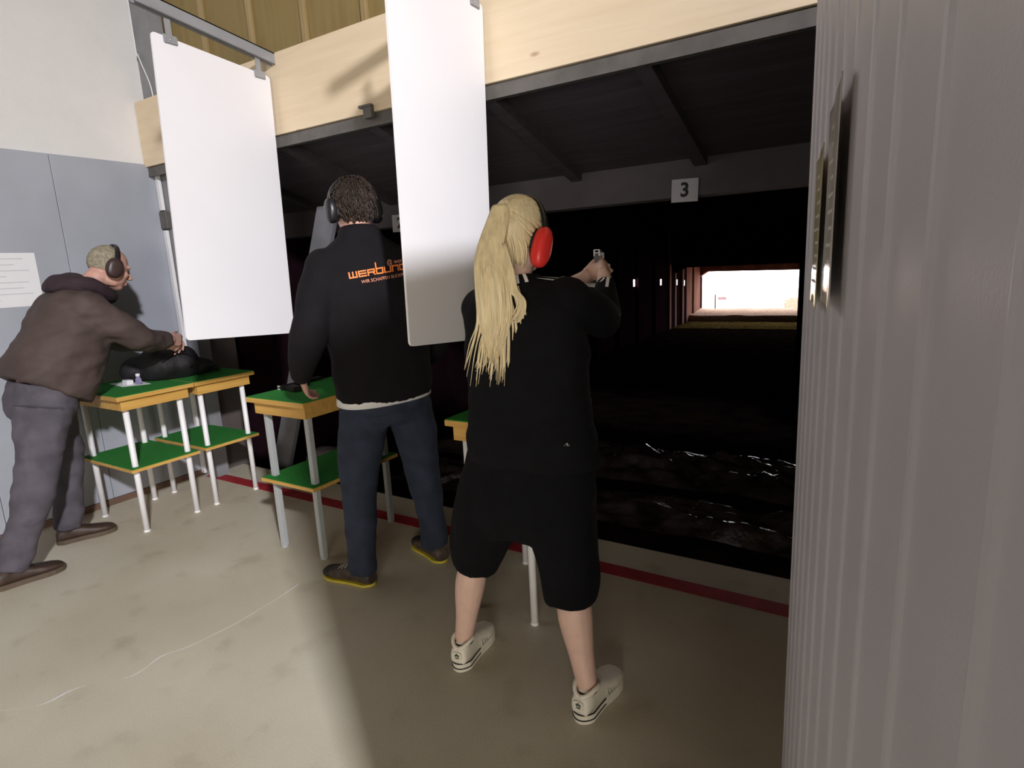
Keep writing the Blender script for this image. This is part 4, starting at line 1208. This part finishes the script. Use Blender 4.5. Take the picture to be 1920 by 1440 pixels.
# lettering on the back, laid on the jacket surface
BMJ = bvh_world(mj)
def back_quads(segs, u0, v0, su, sv, w):
    out = []
    for (a, b) in segs:
        p, q = V((a[0], a[1])), V((b[0], b[1]))
        P0 = V((u0 + p.x * su, v0 + p.y * sv)); P1 = V((u0 + q.x * su, v0 + q.y * sv))
        d = (P1 - P0).normalized() * w * 0.5
        nrm = V((-d.y, d.x))
        P0 -= d; P1 += d
        c = [P0 - nrm, P1 - nrm, P1 + nrm, P0 + nrm]
        out.append(c)
    return out
def lay(name, quads2, m, parent, sub=2):
    bm = bmesh.new()
    for q in quads2:
        g = []
        for i in range(sub + 1):
            row = []
            for k in range(sub + 1):
                a, b = i / sub, k / sub
                p = (q[0] * (1 - a) + q[1] * a) * (1 - b) + (q[3] * (1 - a) + q[2] * a) * b
                org = mp(p.x, -0.6, p.y + 0.11 * (p.x + 0.0))
                loc, nor, _, _ = BMJ.ray_cast(org, F)
                if loc is None:
                    loc = mp(p.x, -0.16, p.y); nor = -F
                row.append(bm.verts.new(loc + nor * 0.0022))
            g.append(row)
        for i in range(sub):
            for k in range(sub):
                bm.faces.new((g[i][k], g[i + 1][k], g[i + 1][k + 1], g[i][k + 1]))
    return obj(name, bm, m, parent)
LET = {'w': [((0, 1), (0, 0)), ((0, 0), (1, 0)), ((.5, 1), (.5, 0)), ((1, 1), (1, 0))],
       'e': [((0, 1), (0, 0)), ((0, 0), (1, 0)), ((0, .5), (1, .5)), ((0, 1), (1, 1))],
       'r': [((0, 1), (0, 0)), ((0, 1), (1, 1)), ((1, 1), (1, .5)), ((0, .5), (1, .5)), ((.7, .5), (1, 0))],
       'b': [((0, 2.1), (0, 0)), ((0, 0), (1, 0)), ((1, 0), (1, 1)), ((0, 1), (1, 1))],
       'u': [((0, 1), (0, 0)), ((0, 0), (1, 0)), ((1, 1), (1, 0))],
       'n': [((0, 0), (0, 1)), ((0, 1), (1, 1)), ((1, 1), (1, 0))],
       'd': [((0, 1), (0, 0)), ((0, 0), (1, 0)), ((1, 0), (1, 1)), ((0, 1), (1, 1))]}
q = []
u = -0.168
for ch in 'werbund':
    q += back_quads(LET[ch], u, 1.502, 0.0295, 0.022, 0.0060)
    u += 0.0395
pr_ = lay('back_lettering', q, 'orange', mj)
def text_flat(body, size):
    cu = bpy.data.curves.new('t', 'FONT'); cu.body = body; cu.size = size; cu.offset = 0.0002
    t = bpy.data.objects.new('tmpt', cu); C.objects.link(t)
    dg = bpy.context.evaluated_depsgraph_get()
    me = bpy.data.meshes.new_from_object(t.evaluated_get(dg)); bpy.data.objects.remove(t)
    b_ = bmesh.new(); b_.from_mesh(me); bpy.data.meshes.remove(me)
    return b_
def lay_text(name, body, size, u0, v0, m, parent):
    bm = text_flat(body, size)
    for v in bm.verts:
        org = mp(u0 + v.co.x, -0.6, v0 + v.co.y + 0.11 * (u0 + v.co.x))
        loc, nor, _, _ = BMJ.ray_cast(org, F)
        v.co = (loc + nor * 0.0022) if loc else mp(u0 + v.co.x, -0.17, v0 + v.co.y)
    return obj(name, bm, m, parent)
lay_text('small_lettering', 'WIR SCHAFFEN BLICKPUNKTE', 0.0195, -0.125, 1.472, 'orange_dim', mj)
lay_text('small_lettering', '@ work', 0.028, 0.005, 1.533, 'orange_dim', mj)
# hair and ear defenders
bm = bmesh.new()
bmesh.ops.create_uvsphere(bm, u_segments=40, v_segments=28, radius=1)
for v in list(bm.verts):
    d = V(v.co)
    if d.y > 0.34 + max(0, d.z) * 0.70 or d.z < -0.78 or (d.z < -0.12 and d.y > 0.05):
        bm.verts.remove(v)
for v in bm.verts:
    d = V(v.co)
    k = 1.03 + 0.035 * noise.noise(d * 5) + 0.02 * noise.noise(d * 14)
    v.co = PM(d.x * 0.083 * k, -0.008 + d.y * 0.103 * k, 0.022 + d.z * 0.100 * k)
mh = obj('hair', bm, 'brown_hair', mn, smooth=True)
bm = bmesh.new()
for k in range(520):
    while True:
        d = V((rnd.gauss(0, 1), rnd.gauss(0, 1), rnd.gauss(0, 1))).normalized()
        if d.y > 0.34 + max(0, d.z) * 0.70 or d.z < -0.72 or (d.z < -0.1 and d.y > 0.0): continue
        break
    a = PM(d.x * 0.084, -0.008 + d.y * 0.104, 0.022 + d.z * 0.101)
    tg_ = (V((rnd.uniform(-0.3, 0.3), -0.25, -0.9)) - d * V((0, -0.25, -0.9)).dot(d)).normalized()
    b = d * 1.06 + tg_ * 0.22
    e = d * 1.02 + tg_ * 0.42
    limb(bm, [a, PM(b.x * 0.086, -0.008 + b.y * 0.106, 0.022 + b.z * 0.103), PM(e.x * 0.085, -0.008 + e.y * 0.105, 0.022 + e.z * 0.102)], [0.003, 0.0028, 0.0008], 4, 2, round_ends=False)
obj('hair_strands', bm, 'brown_hair', mh, smooth=True)
earmuff(mn, PM, mf, mu, mr, 'muff_black', 1.0, cupr=0.040, cuph=0.056, out=0.094, fwdband=0.01, wires=True)
for (hh, dd) in (((-2.022, 1.872, 0), (-1, -0.10, 0)), (tuple(mp(0.200, -0.085, 0)), tuple(F))):
    up, d, r, h = shoe(mn, hh, dd, 0.305, 0.108, 0.088, 'trek_shoe', 'yellow_sole', 0.012, 'trekking_shoe', collar=0.1)
    bm = bmesh.new()
    loft(bm, [(h + d * 0.305 * t + Z * (0.012 + hh_ / 2), r * 0.054 * w * 0.99, Z * (hh_ / 2), 2.5) for t, w, hh_ in ((0.80, 0.97, 0.040), (0.90, 0.86, 0.038), (0.97, 0.62, 0.034), (1.008, 0.36, 0.024))], 18)
    obj('toe_cap', bm, 'rubber_black', up, smooth=True)
    laces(up, h, d, r, 0.305, 0.082, 'shoe_grey')

# ------------------------------------------------------------------ man bending over the tables
om = thing('person', 'person in a brown jacket and grey jeans bending over a bag on the tables', 'person', (-3.9, 1.3, 0))
OX = -3.90
bm = bmesh.new()
of = V((0.10, 0.93, -0.36)); ou = V((0, 0.36, 0.93))
PO, of, ou, orr = add_head(bm, (-3.885, 1.800, 1.612), of, ou, 1.06)
limb(bm, [(OX, 1.60, 1.42), (OX, 1.675, 1.50), (-3.888, 1.745, 1.56)], [0.075, 0.066, 0.062], 16)
loft(bm, [((OX, 1.625, 1.455), (0.15, 0, 0), (0, 0.07, -0.03)), ((OX, 1.57, 1.36), (0.185, 0, 0), (0, 0.11, -0.05)), ((OX, 1.44, 1.10), (0.16, 0, 0), (0, 0.12, -0.06)), ((OX, 1.36, 0.93), (0.165, 0, 0), (0, 0.12, -0.05)), ((OX, 1.33, 0.84), (0.15, 0, 0), (0, 0.11, 0))], 24)
RWo = V((-3.800, 2.045, 1.150)); LWo = V((-3.985, 2.06, 1.125))
limb(bm, [(-3.735, 1.585, 1.40), (-3.71, 1.69, 1.29), (-3.71, 1.80, 1.20), (-3.755, 1.92, 1.170), RWo], [0.062, 0.052, 0.046, 0.040, 0.029], 14)
limb(bm, [(-4.065, 1.585, 1.40), (-4.10, 1.69, 1.29), (-4.10, 1.80, 1.19), (-4.05, 1.92, 1.15), LWo], [0.062, 0.052, 0.046, 0.040, 0.029], 14)
add_hand(bm, RWo, (-0.40, 0.85, -0.12), (-0.75, -0.35, -0.55), (-0.25, 0.25, 0.9), [(0.45, 0.6, 0.4), (0.6, 0.6, 0.4), (0.7, 0.7, 0.4), (0.8, 0.7, 0.4)], 1.02)
add_hand(bm, LWo, (0.40, 0.85, -0.18), (0.75, -0.35, -0.55), (0.25, 0.25, 0.9), [(0.45, 0.6, 0.4), (0.6, 0.6, 0.4), (0.7, 0.7, 0.4), (0.8, 0.7, 0.4)], 1.02)
limb(bm, [(-3.80, 1.32, 0.86), (-3.765, 1.21, 0.50), (-3.756, 1.045, 0.16), (-3.755, 1.03, 0.13)], [0.10, 0.065, 0.042, 0.042], 14)
limb(bm, [(-4.00, 1.36, 0.86), (-4.04, 1.45, 0.50), (-4.07, 1.415, 0.16), (-4.072, 1.41, 0.13)], [0.10, 0.065, 0.042, 0.042], 14)
ob = fuse('body', bm, 'skin_old', om, 0.006, 3)
eyes(ob, PO, 1.06, of)
bm = bmesh.new()      # brown jacket
loft(bm, [((OX, 1.385, 0.950), (0.215, 0, 0), (0, 0.190, -0.112)), ((OX, 1.405, 1.00), (0.225, 0, 0), (0, 0.195, -0.108)), ((OX, 1.470, 1.125), (0.232, 0, 0), (0, 0.198, -0.090)), ((OX, 1.545, 1.270), (0.235, 0, 0), (0, 0.185, -0.075)),
          ((OX, 1.585, 1.370), (0.230, 0, 0), (0, 0.165, -0.065)), ((OX, 1.618, 1.445), (0.190, 0, 0), (0, 0.125, -0.05)), ((OX, 1.655, 1.500), (0.105, 0, 0), (0, 0.085, -0.035))], 32, 2.3)
limb(bm, [(-3.735, 1.575, 1.395), (-3.705, 1.69, 1.285), (-3.705, 1.80, 1.200), (-3.755, 1.92, 1.165), (-3.792, 2.005, 1.152)], [0.100, 0.092, 0.082, 0.066, 0.056], 18)
limb(bm, [(-4.065, 1.575, 1.395), (-4.105, 1.69, 1.285), (-4.105, 1.80, 1.190), (-4.05, 1.92, 1.15), (-3.998, 2.02, 1.128)], [0.100, 0.092, 0.080, 0.066, 0.056], 18)
oj = fuse('jacket', bm, 'brown_jacket', om, 0.012, 5, 0.016, 6.0, (1, 1.0, 1.9))
bm = bmesh.new()      # dark hood round the neck
ring = []
for k in range(17):
    a = 2 * PI * k / 16
    ring.append((OX + 0.115 * math.sin(a), 1.655 - 0.125 * math.cos(a), 1.505 + 0.018 * math.cos(a) - 0.055 * max(0, -math.cos(a))))
limb(bm, ring, [0.046 + 0.010 * math.cos(2 * PI * k / 16) for k in range(17)], 12, 2, round_ends=False)
add_ell(bm, (OX, 1.555, 1.530), (0.125, 0, 0), (0, 0.100, 0.035), (0, -0.015, 0.045))
obj_h = fuse('hood', bm, 'dark_hood', om, 0.010, 6, 0.008, 8)
bm = bmesh.new()      # grey jeans
loft(bm, [((OX, 1.37, 1.0), (0.19, 0, 0), (0, 0.14, -0.03)), ((OX, 1.35, 0.92), (0.205, 0, 0), (0, 0.158, -0.02)), ((OX, 1.34, 0.84), (0.200, 0, 0), (0, 0.150, 0)), ((OX, 1.34, 0.78), (0.16, 0, 0), (0, 0.11, 0))], 28, 2.2)
limb(bm, [(-3.79, 1.31, 0.88), (-3.775, 1.26, 0.70), (-3.762, 1.20, 0.50), (-3.757, 1.11, 0.28), (-3.755, 1.015, 0.085)], [0.135, 0.115, 0.095, 0.080, 0.074], 20, round_ends=False)
limb(bm, [(-4.00, 1.37, 0.88), (-4.02, 1.43, 0.70), (-4.04, 1.45, 0.50), (-4.06, 1.43, 0.28), (-4.075, 1.405, 0.085)], [0.130, 0.110, 0.092, 0.080, 0.074], 20, round_ends=False)
fuse('jeans', bm, 'grey_denim', om, 0.011, 5, 0.014, 6.0, (1, 1, 1.6))
bm = bmesh.new()      # thin hair at the back of the head
bmesh.ops.create_uvsphere(bm, u_segments=40, v_segments=28, radius=1)
for v in list(bm.verts):
    d = V(v.co)
    if d.y > 0.30 - max(0, d.z) * 0.35 or d.z < -0.62 or (d.z < -0.05 and d.y > -0.05):
        bm.verts.remove(v)
for v in bm.verts:
    d = V(v.co); k = 1.0 + 0.03 * noise.noise(d * 7)
    v.co = PO(d.x * 0.081 * k, -0.008 + d.y * 0.101 * k, 0.022 + d.z * 0.097 * k)
obj('hair', bm, 'grey_hair', om, smooth=True)
earmuff(om, PO, of, ou, orr, 'muff_dark', 1.06, cupr=0.042, cuph=0.056, out=0.092, fwdband=0.0)
for (hh, dd) in (((-4.10, 1.345, 0), (0.36, 1, 0)), ((-3.765, 0.935, 0), (0.18, 1, 0))):
    up, d, r, h = shoe(om, hh, dd, 0.30, 0.108, 0.082, 'brown_shoe', 'shoe_sole', 0.026, 'leather_shoe', collar=0.1)
    laces(up, h, d, r, 0.30, 0.082, 'rubber_black')
